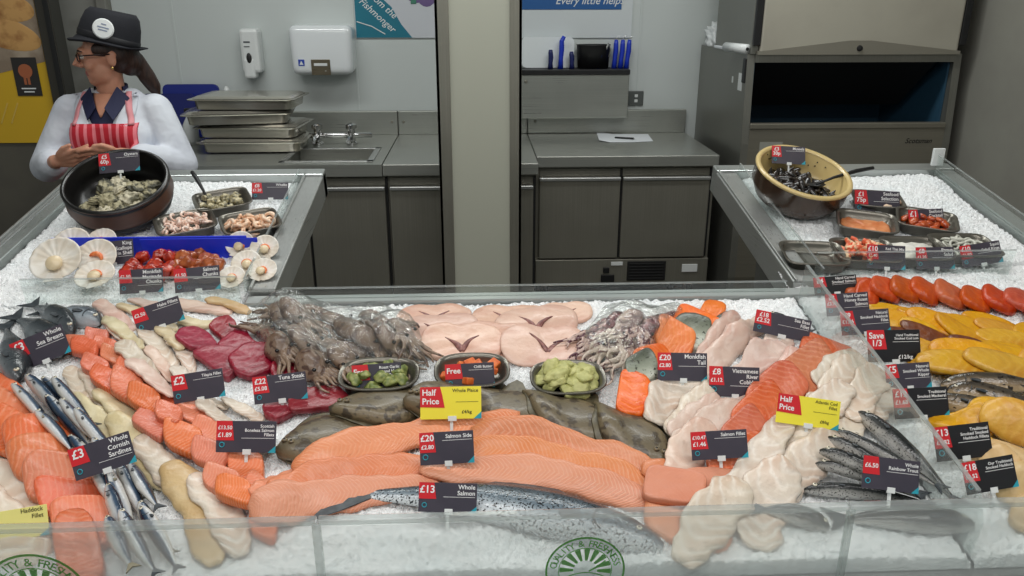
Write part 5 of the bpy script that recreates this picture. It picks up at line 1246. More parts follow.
# front trays
T = tray(379, 374, .168, .115, 0, 'oblong steel tray of herb butter behind the herb butter card', group='oblong trays at the back of the front counter', p=2.8)
fill(lump('butter_piece', 'butter', .017, .013, .010, M_herb, seed=1), T, 18, 'dark green herb butter piece in the oblong tray', 'herb butter pieces')
T = tray(472, 370, .158, .122, 0, 'oblong steel tray of orange chilli butter behind the chilli butter card', group='oblong trays at the back of the front counter', p=2.8)
mb = MB(); mb.box((-.012, -.01, -.008), (.012, .01, .008), .003); o = mb.obj('butter_piece', M_chil); tag(o, None, 'butter')
fill(o, T, 20, 'orange chilli butter cube in the oblong tray', 'chilli butter cubes')
T = tray(568, 377, .158, .118, 0, 'oblong steel tray heaped with pale green butter', group='oblong trays at the back of the front counter', p=2.8)
fill(lump('butter_piece', 'butter', .026, .021, .011, M_green, .12, 3.2, 3, seed=2), T, 18, 'pale green butter medallion heaped in the oblong tray', 'pale green butter medallions', zs=(.014, .034), heap=.022, tilt=.6)
# oyster counter trays
tr3 = []
for (x, y, a, l) in ((222, 199, 24, 'small steel tray of whelks with a dark spoon in it'), (185, 222, 26, 'small steel tray of pink prawns beside the oyster bowl'), (250, 221, 24, 'small steel tray of peach prawns nearest the steel rail')):
    tr3.append(tray(x, y, .165, .15, a, l, group='small trays above the blue strip'))
fill(lump('whelk', 'shellfish', .015, .012, .011, M_whelk, .2, 3, 3, seed=4), tr3[0], 18, 'grey-green whelk in the small steel tray', 'whelks in the tray')
fill(prawn(M_prawn), tr3[1], 60, 'small pink peeled prawn in the tray beside the oyster bowl', 'pink prawns in the tray', zs=(.01, .034), tilt=.9, heap=.012, shrink=.8)
fill(prawn(M_prawn2), tr3[2], 44, 'peach prawn in the tray nearest the steel rail', 'peach prawns in the tray', zs=(.01, .03), tilt=.9, heap=.012, scale=(1.1, 1.5), shrink=.8)
def spoon(label, p_bowl, p_end, m, bowl=.022, nm='serving_spoon'):
    p0, p1 = Vector(p_bowl), Vector(p_end); d = (p1-p0)
    r = thing(nm, label, 'spoon', tuple(p0))
    mb = MB(); mb.tube([d*0, d*.3+Vector((0, 0, .006)), d*.7+Vector((0, 0, .006)), d], [.0035, .0045, .007, .006], 10); mb.obj('handle', m, r, smooth=True)
    mb = MB(); mb.lathe([(0, -.010), (bowl*.6, -.007), (bowl, .0), (bowl*.93, .001), (bowl*.5, -.005), (0, -.008)], 16, sy=.8); mb.obj('bowl', m, r, smooth=True)
    return r
def P3(px, py, n): u, v = bed(px, py, n); return bw(u, v, n)
spoon('dark spoon standing in the whelk tray', P3(208, 200, .03), P3(192, 172, .09), M_black)
# seafood trays on the mussel counter
ra = [(878, 199, .15, .13, -12, 'steel tray of pale seafood behind the seafood card'), (867, 221, .17, .145, -20, 'steel tray of orange paste in front of the mussel bowl'), (927, 219, .17, .145, -24, 'steel tray of orange marinated seafood by the outer guard'),
      (814, 253, .17, .14, -6, 'empty steel tray at the row end nearest the clear divider'), (865, 250, .17, .14, -6, 'steel tray of shredded crab sticks next to the empty tray'), (916, 248, .17, .14, -4, 'steel tray of pale dressed salad between two cards'), (965, 245, .17, .14, -2, 'steel tray of squid rings at the outer row end')]
rt = [tray(x, y, L, W, a, l, group='seafood trays on the mussel counter') for x, y, L, W, a, l in ra]
M_paste = mat('orange_paste', (206, 120, 70), .45, col2=(222, 146, 96), nscale=40, bump=.5, bscale=60)
M_mar = mat('orange_marinade', (196, 88, 34), .3, col2=(150, 50, 22), nscale=50, coat=.4)
M_crab = mat('crab_stick_red', (222, 96, 60), .45, col2=(236, 200, 160), nscale=60, lo=.45, hi=.55)
M_salad = mat('white_salad', (216, 214, 206), .5, col2=(226, 222, 210), nscale=40, bump=.6, bscale=60)
M_ring = mat('squid_ring_flesh', (204, 204, 192), .4)
fill(lump('seafood_piece', 'seafood', .018, .012, .009, mat('pale_seafood', (214, 176, 146), .4, col2=(226, 204, 180), nscale=60), .2, 3, 2, seed=6), rt[0], 14, 'pale peach seafood piece in the tray behind its card', 'pale seafood pieces')
def heap(T, name, cat, m, label, top=.02, amp=.004, seed=1, sh=.86):
    u, v, a, L, W, h = T; V = []; n = 32; rs = [1, .9, .75, .55, .35, .15]
    for s in rs:
        for x, y in se(L*sh*s, W*sh*s): V.append((x, y, .010+(top-.010)*(1-s**4)+amp*math.sin(x*190+seed)*math.sin(y*170+seed*2)*(1 if s < 1 else 0)))
    V.append((0, 0, top)); Fc = [(i*n+j, i*n+(j+1) % n, (i+1)*n+(j+1) % n, (i+1)*n+j) for i in range(len(rs)-1) for j in range(n)]+[((len(rs)-1)*n+j, (len(rs)-1)*n+(j+1) % n, len(V)-1) for j in range(n)]
    Fc.append(tuple(range(n))[::-1])
    o = mk(name, V, Fc, m); o.location = bw(u, v, .001); o.rotation_euler = (RB @ Matrix.Rotation(a, 3, 'Z')).to_euler(); return tag(o, label, cat)
heap(rt[1], 'seafood_paste', 'paste', M_paste, 'pale orange seafood paste filling the tray by the mussel bowl')
heap(rt[5], 'dressed_salad', 'salad', M_salad, 'smooth white dressed salad in the seafood tray', .034)
fill(lump('marinated_piece', 'seafood', .018, .014, .01, M_mar, .2, 3, 2, seed=7), rt[2], 20, 'orange marinated seafood piece in the outer tray', 'orange marinated pieces')
mb = MB(); mb.tube([(-.02, 0, 0), (-.007, .003, .003), (.008, -.003, .001), (.022, .002, -.002)], [.005, .006, .006, .004], 8); o = mb.obj('crab_stick', M_crab, smooth=True); tag(o, None, 'crab stick')
fill(o, rt[4], 34, 'red and white crab stick shred in the heaped tray', 'crab stick shreds', zs=(.012, .034), heap=.022, tilt=.7, scale=(.9, 1.5))
bm = MB(); k = [(.014*math.cos(t), .014*math.sin(t), 0) for t in [2*PI*i/14 for i in range(15)]]; bm.tube(k, .004, 7, cap=False); o = bm.obj('squid_ring', M_ring, smooth=True); tag(o, None, 'squid ring')
fill(o, rt[6], 16, 'pale squid ring in the outermost seafood tray', 'squid rings', zs=(.012, .03), heap=.014, tilt=.8)

# ---------- the two big bowls
def bowl(name, label, foot_px, r1, r0, dep, tiltx, tilty, mo, mi, band=None, front=.9):
    u, v = bed(*foot_px); B = bw(u, v, .0)
    Rm = Matrix.Rotation(tilty, 3, 'Y') @ Matrix.Rotation(tiltx, 3, 'X')
    org = B - Rm @ Vector((0, -r0, 0))
    M4 = Rm.to_4x4(); M4.translation = org
    r = thing(name, label, 'bowl', mw=M4)
    mid = (r0+r1)/2
    mb = MB(); mb.lathe([(0, 0), (r0-.01, 0), (r0, .006), (mid+.012, dep*.5), (r1, dep-.01), (r1+.003, dep)], 56, cap=False); mb.obj('outer_wall', mo, r, smooth=True)
    mb = MB(); mb.lathe([(r1+.003, dep), (r1, dep+.004), (r1-.008, dep+.004), (r1-.011, dep-.002), (mid-.004, dep*.5), (r0-.014, .014), (0, .012)], 56, cap=False); mb.obj('inner_wall', mi, r, smooth=True)
    if band:
        for z0, z1, m in band:
            f = lambda z: (r0+(mid+.012-r0)*(z/(dep*.5)) if z < dep*.5 else mid+.012+(r1-mid-.012)*((z-dep*.5)/(dep*.5)))+.0015
            mb = MB(); mb.lathe([(f(z0)-.003, z0), (f(z0), z0+.001), (f(z1), z1-.001), (f(z1)-.003, z1)], 56, cap=False); mb.obj('dark_band', m, r, smooth=True)
    return r, M4
M_tub = mat('brown_tub', (104, 70, 52), .45, col2=(88, 58, 44), nscale=14)
M_tubin = mat('black_tub_inside', (20, 19, 18), .3)
ob, OM = bowl('oyster_bowl', 'large black tub with brown banded outside holding oysters', (112, 236), .148, .132, .10, math.radians(27), .03, M_tub, M_tubin, [(.004, .03, M_black), (.086, .099, M_black)])
M_oys = mat('oyster_shell', (168, 160, 128), .55, col2=(62, 60, 44), nscale=30, ndetail=6, lo=.45, hi=.56, bump=1.0, bscale=90)
M_oys2 = mat('oyster_shell_pale', (206, 198, 172), .55, col2=(88, 84, 62), nscale=34, ndetail=6, lo=.46, hi=.58, bump=1.0, bscale=90)
def oyster(m, sd):
    bm = bmesh.new(); bmesh.ops.create_icosphere(bm, subdivisions=4, radius=1)
    for w in bm.verts:
        c = w.co.copy(); lay = .10*math.sin((c.x*.8+c.z)*14+sd)+.07*math.sin(c.y*11+c.x*7+sd*2)+.05*math.sin(c.x*23+c.y*19)
        taper = 1-.35*max(0, c.x)
        w.co = Vector((c.x*.05*(1+lay*.8), c.y*.036*taper*(1+lay), c.z*.02*(1+lay*1.6)*(1 if c.z > 0 else .7)))
    mb = MB(); mb.bm(bm); return tag(mb.obj('oyster', m, smooth=True), None, 'oyster')
oy = [oyster(M_oys, 1), oyster(M_oys2, 2), oyster(M_oys, 5)]
spots = [(-.085, -.075, .035), (-.04, -.09, .04), (.0, -.085, .045), (.045, -.075, .04), (.085, -.05, .04), (-.055, -.035, .05), (-.01, -.04, .06), (.04, -.03, .058), (.09, -.005, .05), (-.05, .015, .05), (.0, .01, .062), (.05, .02, .06), (.085, .04, .05), (-.015, .045, .045)]
used = set()
for i, (x, y, z) in enumerate(spots):
    p = oy[i % 3]; M4 = OM @ Matrix.Translation((x*.84, y*.84, z*.86+.004)) @ Euler((R.uniform(-.6, .4), R.uniform(-.5, .5), R.uniform(0, 6.28))).to_matrix().to_4x4() @ Matrix.Scale(R.uniform(.74, .95), 4)
    if i % 3 in used: o = dup(p, M4)
    else: used.add(i % 3); o = p; o.matrix_world = M4
    o['label'] = 'rough grey-green oyster heaped in the black tub'; o['group'] = 'oysters in the black tub'
M_crock = mat('brown_glaze', (74, 54, 40), .25, col2=(60, 42, 30), nscale=10, coat=.4)
M_crockin = mat('cream_glaze', (206, 182, 124), .3, coat=.3)
cb, CMx = bowl('mussel_bowl', 'big round bowl, cream inside and brown outside, holding mussels', (802, 221), .148, .122, .10, math.radians(21), math.radians(8), M_crock, M_crockin)
mb = MB(); mb.lathe([(.150, .097), (.1535, .101), (.150, .107), (.139, .107), (.136, .101)], 56, cap=False); mb.obj('rim', M_crockin, cb, smooth=True)
M_mus = mat('mussel_shell', (26, 24, 26), .25, col2=(56, 46, 40), nscale=30, coat=.5)
bm = bmesh.new(); bmesh.ops.create_icosphere(bm, subdivisions=3, radius=1)
for w in bm.verts:
    c = w.co; f = (c.x+1)/2; w.co = Vector((c.x*.028, c.y*.0135*(.35+.8*f)+.006*(1-f)**2, c.z*.010*(.4+.7*f)))
mb = MB(); mb.bm(bm); mu = tag(mb.obj('mussel', M_mus, smooth=True), 'glossy black mussel in the cream bowl', 'mussel', 'mussels in the cream bowl')
for i in range(96):
    rr = math.sqrt((i+.5)/96)*.108; th = i*2.4; x, y = rr*math.cos(th)-.0, rr*math.sin(th)-.012
    z = .034+.030*(1-rr/.11)+R.uniform(-.006, .010)
    M4 = CMx @ Matrix.Translation((x, y, z)) @ Euler((R.uniform(-.9, .9), R.uniform(-.7, .7), R.uniform(0, 6.28))).to_matrix().to_4x4() @ Matrix.Scale(R.uniform(.85, 1.15), 4)
    if i == 0: mu.matrix_world = M4
    else: dup(mu, M4)
# small specks of splash inside the cream bowl belong to the bowl
mb = MB()
for i in range(16):
    t = PI/2+R.uniform(-.9, .9); q = R.uniform(.6, .92); rr = .122+.026*q-.0105+.006*(1-q); mb.ell((rr*math.cos(t), rr*math.sin(t), .10*q), (.0026, .0026, .0026), seg=6, rings=4)
o = mb.obj('dark_speck', M_mus, cb, smooth=True)
spoon('long black ladle resting on the rim of the mussel bowl', CMx @ Vector((.045, -.02, .075)), P3(873, 168, .11), M_black, .03, 'ladle')

# ---------- scallops on their shells
M_shell = mat('scallop_shell', (232, 228, 220), .4, col2=(216, 206, 190), nscale=24)
M_roe = mat('scallop_roe', (226, 110, 56), .3, col2=(236, 140, 84), nscale=60, coat=.3)
M_meat = mat('scallop_meat', (226, 206, 170), .35, coat=.2)
def scallop(px, py, r, lean, rz, label, meat=True, roe=True):
    u, v = bed(px, py+6); p = bw(u, v, .004+r*.3)
    M = Matrix.Rotation(lean, 3, 'X') @ Matrix.Rotation(rz, 3, 'Z'); M4 = M.to_4x4(); M4.translation = p+Vector((0, 0, r*math.sin(lean)*.55))
    t = thing('scallop', label, 'scallop', mw=M4, group='scallops on their shells')
    n = 64; V = []; rs = [.06, .25, .5, .75, .92, 1.0]
    for sgn in (1, -1):
        for s in rs:
            for i in range(n):
                a = 2*PI*i/n; q = r*s*(1-.12*max(0, -math.sin(a))**3); rid = .018*r*math.cos(a*17)*s
                V.append((q*math.cos(a), q*math.sin(a)+r*.0, r*.13*(s**2)+rid*(1 if sgn > 0 else 1)-(0 if sgn > 0 else .0025)))
    k = len(rs); Fc = []
    for b in (0, k*n):
        for i in range(k-1):
            for j in range(n):
                f = (b+i*n+j, b+i*n+(j+1) % n, b+(i+1)*n+(j+1) % n, b+(i+1)*n+j); Fc.append(f if b == 0 else f[::-1])
        c = tuple(range(b, b+n)); Fc.append(c[::-1] if b == 0 else c)
    for j in range(n): Fc.append(((k-1)*n+j, (k-1)*n+(j+1) % n, k*n+(k-1)*n+(j+1) % n, k*n+(k-1)*n+j))
    mk('shell', V, Fc, M_shell, t)
    mb = MB(); mb.prism([(-r*.38, -r*.98), (r*.38, -r*.98), (r*.22, -r*.66), (-r*.22, -r*.66)], r*.16, r*.2); mb.obj('hinge_ear', M_shell, t)
    if meat:
        mb = MB(); mb.lathe([(0, .0), (r*.3, .002), (r*.33, r*.12), (r*.28, r*.22), (0, r*.24)], 18, mw=Matrix.Translation((0, -r*.2, .006))); mb.obj('meat', M_meat, t, smooth=True)
    if roe:
        mb = MB(); mb.tube([(r*.34*math.cos(a), -r*.2+r*.36*math.sin(a), r*.14) for a in [2.6-2.6*i/8 for i in range(9)]], [r*q for q in (.04, .09, .12, .13, .13, .12, .10, .07, .03)], 10); mb.obj('roe', M_roe, t, smooth=True)
    return t
for a in ((75, 252, .052, .75, .1, 'plain scallop shell at the back beside the scallop card', False, False), (104, 246, .042, .7, -.2, 'small scallop shell behind the scallop card', False, True), (61, 272, .066, .8, .15, 'largest white scallop shell at the outer end of the guard', True, False), (100, 266, .054, .8, -.1, 'white scallop shell with a curved orange roe above the front shell', False, True), (98, 281, .05, .5, .3, 'front scallop shell with orange roe close to the guard', True, True),
          (242, 250, .04, .9, -.3, 'upright white scallop behind the skewered pieces', True, True), (266, 253, .04, .8, .2, 'white scallop at the steel rail end of the row', True, True), (248, 268, .04, .7, .5, 'white scallop with bright roe, middle of the rail-end cluster', True, True), (264, 274, .038, .6, -.4, 'white scallop low down beside the steel rail', True, True), (233, 281, .036, .6, .3, 'white scallop close to the guard by the marinade card', True, True)):
    scallop(*a)
# ---------- marinated chunks on the oyster counter
M_redm = mat('red_marinade', (150, 34, 20), .25, col2=(190, 60, 34), nscale=60, coat=.5)
M_brm = mat('brown_marinade', (150, 72, 34), .3, col2=(176, 96, 52), nscale=60, coat=.4)
for m, l, g, pos in ((M_redm, 'red marinated monkfish chunk behind its price card', 'red marinated chunks', [(134, 262), (144, 258), (156, 262), (150, 268), (162, 256), (170, 264), (140, 268), (166, 272), (178, 270), (128, 268), (172, 258), (158, 274)]),
                     (M_brm, 'brown marinated chunk behind the marinade card by the scallops', 'brown marinated chunks', [(174, 254), (184, 258), (192, 254), (198, 262), (188, 264), (206, 256), (214, 258), (210, 266), (200, 250), (178, 264), (218, 266), (196, 270)])):
    pr = lump('marinated_chunk', 'seafood', .022, .019, .017, m, .16, 2.6, 3, seed=3)
    for i, (x, y) in enumerate(pos):
        u, v = bed(x, y+3, .012); M4 = (RB @ Euler((R.uniform(-.5, .5), R.uniform(-.5, .5), R.uniform(0, 6))).to_matrix()).to_4x4(); M4.translation = bw(u, v, .013+.012*(i % 3 == 1))
        o = pr if i == 0 else dup(pr, M4); o.matrix_world = M4; o['label'] = l; o['group'] = g

# ================================================================== PRICE CARDS
M_card = mat('card_charcoal', (62, 58, 70), .38, col2=(70, 64, 76), nscale=14)
M_cardk = mat('card_black', (26, 26, 30), .38)
M_cardy = mat('card_yellow', (246, 232, 66), .42)
M_cardp = mat('card_pale_yellow', (240, 230, 140), .42)
M_red = mat('card_red', (212, 34, 44), .4)
M_teal = mat('card_teal', (44, 160, 180), .4)
M_txt = mat('card_white_print', (240, 240, 240), .45)
M_txtk = mat('card_dark_print', (70, 64, 30), .45)
def card(cx, cy, w, h, roll, title, price, label, style='dark', lean=25, face=0, up_mm=8, group='price cards on the counters'):
    rl = math.radians(roll); dn = (math.sin(rl), math.cos(rl))           # image direction of the card's lower edge
    bx, by = cx+dn[0]*h/2, cy+dn[1]*h/2
    u, v = bed(bx, by+2, .0); hh = hat_(u, v); u, v = bed(bx, by+2, hh+up_mm/1000)
    B = bw(u, v, hh+up_mm/1000); dep = (B-CAM).dot(FWD)
    f = math.radians(face); nrm = Vector((math.sin(f)*math.cos(math.radians(lean)), -math.cos(f)*math.cos(math.radians(lean)), math.sin(math.radians(lean))))
    X = Vector((0, 0, 1)).cross(nrm).normalized(); Y = nrm.cross(X)
    k = dep/F; W = w*k; Hh = h*k/abs(Y.dot(UP)); W = W/abs(X.dot(RT))
    X2 = X*math.cos(rl)+Y*math.sin(rl); Y2 = -X*math.sin(rl)+Y*math.cos(rl)
    M = Matrix((X2, Y2, nrm)).transposed().to_4x4(); M.translation = B
    r = thing('price_card', label, 'price card', mw=M, group=None)
    t = .0012
    bm_ = {'dark': M_card, 'black': M_cardk, 'yellow': M_cardy, 'pale': M_cardp}[style]
    mb = MB(); mb.box((-W/2, 0, -t), (W/2, Hh, 0), .0004); mb.obj('board', bm_, r)
    x0, x1 = -W/2, W/2; e = .0003
    if style in ('dark', 'black'):
        pw = .30*W if price and len(price) > 0 else 0
        ph = (.55 if len(price) < 2 else .62)*Hh
        if price and price[0] in ('Save', 'Free'): pw, ph = (.36*W, .6*Hh)
        mb = MB(); mb.prism([(x0, Hh-ph), (x0+pw, Hh-ph), (x0+pw-.04*W, Hh), (x0, Hh)][::1], e, e+.0005); mb.obj('price_panel', M_red, r)
        mb = MB(); n = len(price); ls = ph/(n+.5) if n > 1 else ph*.62
        for i, s in enumerate(price):
            size = min(ls*1.12, 1.75*pw/max(2, len(s))); mb.add(*text_geo(s, size, 'CENTER', bold=.02), mw=Matrix.Translation((x0+pw*.48, Hh-ph*.12-ls*.78-ls*i*.98 if n > 1 else Hh-ph*.62, e+.0009)))
        if mb.V: mb.obj('price_text', M_txt, r)
        mb = MB(); n = len(title); size = min(.21*Hh, 1.72*(W-pw-.06*W)/max(len(s) for s in title))
        for i, s in enumerate(title): mb.add(*text_geo(s, size, 'RIGHT', bold=.015), mw=Matrix.Translation((x1-.03*W, Hh*.80-size*.98*i, e+.0004)))
        yy = Hh*.80-size*.98*(n-1)-.07*Hh
        mb.box((x0+pw+.12*W, yy-.006*Hh, 0), (x1-.03*W, yy+.006*Hh, .0006))

        mb.obj('title_text', M_txt, r)
        if price and price[0] == 'Save': mb = MB(); mb.add(*text_geo('£12/kg', .17*Hh, 'RIGHT', bold=.015), mw=Matrix.Translation((x1-.16*W, .1*Hh, e+.0004))); mb.obj('unit_price_text', M_txt, r)
        mb = MB(); rr = .075*Hh; V = [(rr*math.cos(2*PI*i/16), rr*math.sin(2*PI*i/16), 0) for i in range(17)]
        mb.tube([(x0+.1*W+a, .24*Hh+b, e+.0003) for a, b, c in V], rr*.22, 5, cap=False); mb.obj('emblem', M_teal, r, smooth=True)
    else:
        pw, ph = .38*W, .62*Hh
        mb = MB()
        if price:
            mb.prism([(x0, Hh-ph), (x0+pw*1.05, Hh-ph-.03*Hh), (x0+pw*.95, Hh-ph*.4), (x0+pw*.86, Hh), (x0, Hh)], e, e+.0005); mb.obj('price_panel', M_red, r)
            mb = MB()
            for i, s in enumerate(price): mb.add(*text_geo(s, .26*Hh, 'LEFT', bold=.02), mw=Matrix.Translation((x0+.03*W, Hh-.26*Hh-i*.27*Hh, e+.0009)))
            mb.obj('price_text', M_txt, r)
        mb = MB(); size = .15*Hh if style == 'yellow' else .2*Hh
        for i, s in enumerate(title[:-1] if style == 'yellow' else title): mb.add(*text_geo(s, size, 'RIGHT', bold=.01), mw=Matrix.Translation((x1-.05*W, Hh*.83-size*1.05*i, e+.0004)))
        if style == 'yellow': ub = MB(); ub.add(*text_geo(title[-1], .14*Hh, 'RIGHT', bold=.015), mw=Matrix.Translation((x1-.16*W, .17*Hh, e+.0004))); ub.obj('unit_price_text', M_txtk, r); mb.box((x1-.42*W, .52*Hh, 0), (x1-.05*W, .53*Hh, .0006))
        mb.obj('title_text', M_txtk, r)
    mb = MB(); mb.prism([(x1-.13*W, 0), (x1, 0), (x1, .22*Hh)], e, e+.0004); mb.obj('teal_corner', M_teal, r)
    mb = MB(); mb.box((-.05*W, -.004, -.003), (.09*W, .006, .0015), .0005); mb.box((-.002, -.03, -.004), (.004, -.003, -.002)); mb.obj('clip', M_white, r)
    return r
cards = [
 (40, 346, 54, 30, 22, ['Whole', 'Sea Bream'], ['£3'], 'slanting charcoal price card propped on the dark sea bream'),
 (158, 313, 48, 25, 18, ['Hake Fillets'], ['£2.50'], 'slanting charcoal price card among the pale hake fillets'),
 (198, 384, 51, 28, 8, ['Tilapia Fillet'], ['£2'], 'charcoal price card in front of the tuna steaks, beside the tilapia'),
 (280, 386, 53, 27, 6, ['Tuna Steak'], ['£22', '£5.08'], 'charcoal price card standing between the tuna steaks'),
 (246, 435, 59, 31, -2, ['Scottish', 'Boneless Salmon', 'Fillets'], ['£13.50', '£1.89'], 'grey price card beside the salmon portions and outermost plaice'),
 (377, 375, 49, 26, 3, ['Roast Garlic', 'and Herb', 'Butter'], ['Free'], 'charcoal card with red corner standing over the herb butter tray'),
 (470, 374, 49, 25, 2, ['Chilli Butter'], ['Free'], 'charcoal card with red corner standing over the orange butter tray'),
 (447, 446, 54, 32, 2, ['Salmon Side'], ['£20', '£2.80'], 'charcoal price card standing on the fanned salmon fillets'),
 (448, 496, 58, 29, -3, ['Whole', 'Salmon'], ['£13'], 'charcoal price card in front of the whole salmon'),
 (683, 365, 50, 28, -2, ['Monkfish', 'Tail'], ['£20', '£2.80'], 'charcoal price card between the trout pieces and monkfish tails'),
 (735, 380, 51, 30, -3, ['Vietnamese', 'River', 'Cobbler'], ['£8', '£1.12'], 'charcoal price card on the pale cobbler fillets'),
 (783, 324, 57, 22, -13, ['Sea Bass', 'Fillet'], ['£18', '£2.52'], 'slanting charcoal price card by the dark sea bass tail'),
 (720, 443, 57, 28, 2, ['Salmon Fillet'], ['£10.47', '£1.46'], 'charcoal price card on the dark orange salmon fillets'),
 (892, 473, 58, 32, -8, ['Whole', 'Rainbow Trout'], ['£6.50'], 'grey price card lying over the rainbow trout'),
 (102, 454, 62, 32, 17, ['Whole', 'Cornish', 'Sardines'], ['£3'], 'slanting grey price card lying across the sardines')]
for c in cards: card(*c, group='x')
card(451, 401, 61, 32, 0, ['Whole Plaice', '£4/kg'], ['Half', 'Price'], 'bright yellow half price card behind the salmon fillets', 'yellow')
card(809, 410, 64, 29, -9, ['Atlantic Cod', 'Fillet', '£8/kg'], ['Half', 'Price'], 'bright yellow half price card on the cod fillets', 'yellow')
card(8, 524, 78, 30, 8, ['Haddock', 'Fillet'], [], 'pale yellow card cut off at the corner by the haddock', 'pale')
sm = [(836, 283, 44, 18, 4, ['Hand Carved', 'Smoked Salmon'], ['£4'], 'black price card at the far end of the smoked fish row', 'black'), (848, 302, 44, 22, 3, ['Hand Carved', 'Honey Roast', 'Salmon'], ['£3', '£3.75'], 'charcoal price card second from the far end of the smoked row', 'dark'), (866, 320, 50, 24, 3, ['Natural', 'Smoked Haddock', 'Fillet'], ['£9', '£1.26'], 'charcoal price card third from the far end, before the yellow haddock', 'dark'),
      (895, 344, 54, 32, 0, ['Hand Traditional', 'Smoked Cod Loin'], ['Save', '1/3'], 'black card with a big red save panel before the smoked cod', 'black'), (909, 374, 46, 25, 3, ['Natural', 'Smoked Whole', 'Kipper'], ['£5'], 'charcoal price card with one red price, before the kippers', 'dark'), (922, 401, 56, 30, 2, ['Traditional', 'Smoked Mackerel'], ['£12', '£1.68'], 'black price card in front of the dark kipper', 'black'),
      (964, 440, 58, 34, 5, ['Traditional', 'Smoked Smoked', 'Haddock Fillets'], ['£13', '£1.82'], 'black price card before the yellow smoked haddock', 'black'), (991, 473, 54, 32, 8, ['Our Traditional', 'Smoked Haddock'], ['£18', '£2.52'], 'black price card lowest in the smoked fish row', 'black')]
for x, y, w, h, a, t, p, l, s in sm: card(x, y, w, h, a, t, p, l, s)
arms_ = [(270, 189, 36, 17, 0, ['Whelks'], ['£8', '£1.20'], 'charcoal price card behind the peach prawn tray'), (112, 251, 42, 24, 6, ['King', 'Scallops', 'in Shell'], ['£1'], 'charcoal price card between the scallop shells'), (141, 279, 43, 24, 3, ['Monkfish', 'Marinade', 'Chunks'], ['£1.50'], 'charcoal price card before the red marinated chunks'), (197, 277, 45, 24, 5, ['Salmon', 'Chunks'], ['£1.50'], 'charcoal price card before the brown marinated chunks'),
         (878, 200, 46, 23, -3, ['Seafood', 'Selection'], ['£1', '75p'], 'charcoal price card behind the paste tray on the mussel counter'), (927, 217, 36, 20, 2, ['Seafood', 'Cocktail'], ['£1'], 'charcoal price card standing in the orange marinated tray'), (887, 255, 39, 24, -4, ['Red Thai Mix'], ['£10', '£1.40'], 'charcoal price card before the crab stick tray'), (936, 256, 39, 22, 0, ['Prawn', 'Salad'], ['£8', '£1.20'], 'charcoal price card before the white salad tray'), (982, 252, 42, 22, 8, ['Squid', 'Salad Rings'], ['£10', '£1.50'], 'charcoal price card before the squid rings')]
for c in arms_: card(*c, up_mm=10)
# cards clipped to the rims of the two bowls
def rimcard(M4, lx, ly, lz, px, w, h, roll, title, price, label):
    P = M4 @ Vector((lx, ly, lz)); k = mpp(P)
    u, v = 0, 0
    r0 = card(px[0], px[1], w, h, roll, title, price, label)
    return r0
c1 = card(119, 160, 40, 20, 5, ['Oysters'], ['£5', '60p'], 'charcoal price card clipped to the rim of the black oyster tub')
c2 = card(789, 153, 34, 18, -3, ['Mussels'], ['£3', '30p'], 'charcoal price card clipped to the rim of the cream mussel bowl')
for c, M4, p, rr, dd, px in ((c1, OM, .1, .148, .10, (119, 160)), (c2, CMx, .2, .15, .105, (789, 153))):
    t = M4 @ Vector((rr*math.sin(-p)*-1 if c is c1 else -rr*math.sin(p), rr*math.cos(p), dd))
    # slide the card along its own line of sight to the rim's distance
    dep = (t-CAM).dot(FWD); d0 = (c.matrix_world.translation-CAM).dot(FWD); q = (dep-.035)/d0
    loc = CAM+(c.matrix_world.translation-CAM)*q
    M2 = c.matrix_world.copy(); M2.translation = loc; c.matrix_world = M2 @ Matrix.Scale(q, 4)
# ================================================================== THE FISHMONGER
WX, WY = -1.475, 3.36
pers = thing('person', 'person in white coat, striped red apron and dark hat, hands clasped, looking aside', 'person', (WX, WY, 0))
M_skin = mat('skin', (206, 150, 124), .5, col2=(196, 138, 112), nscale=14, sss=.08)
M_lip = mat('lips', (168, 92, 88), .45)
M_coat = mat('white_coat', (214, 218, 226), .75, col2=(206, 210, 220), nscale=6, bump=.7, bscale=7, bdist=.03)
M_navy = mat('navy_shirt', (26, 30, 66), .7, bump=.15, bscale=60)
M_hair = mat('brown_hair', (56, 36, 28), .45, col2=(36, 22, 18), nscale=8, stretch=(20, 20, 2), bump=.4, bscale=12)
M_hat = mat('black_felt', (24, 25, 32), .85, bump=.2, bscale=200)
def vx(mb, name, m, parent, vox, smooth=6, fac=.5):
    """fuse overlapping solids into one continuous skin"""
    o = mb.obj(name, m, None, smooth=True)
    a = o.modifiers.new('r', 'REMESH'); a.mode = 'VOXEL'; a.voxel_size = vox
    b = o.modifiers.new('s', 'SMOOTH'); b.iterations = smooth; b.factor = fac
    dg = bpy.context.evaluated_depsgraph_get(); me = bpy.data.meshes.new_from_object(o.evaluated_get(dg))
    o.modifiers.clear(); old = o.data; o.data = me; bpy.data.meshes.remove(old)
    if not me.materials:
        for q in (m if isinstance(m, list) else [m]): me.materials.append(q)
    me.polygons.foreach_set('use_smooth', [True]*len(me.polygons)); me.polygons.foreach_set('material_index', [0]*len(me.polygons)); o.parent = parent; return o
def cap_(mb, a, b, ra, rb, flat=1.0, n=16):
    """tapered limb with rounded ends"""
    a, b = Vector(a), Vector(b); d = (b-a); L = d.length; t = d.normalized()
    pts = []; rr = []
    for i in range(5): w = PI/2*i/4; pts.append(a-t*ra*math.cos(w)); rr.append(max(ra*math.sin(w), .001))
    for i in range(1, 5): pts.append(a+d*(i/5)); rr.append(ra+(rb-ra)*i/5)
    for i in range(5): w = PI/2*i/4; pts.append(b+t*rb*math.sin(w)); rr.append(max(rb*math.cos(w), .001))
    mb.tube([tuple(p) for p in pts], rr, n)
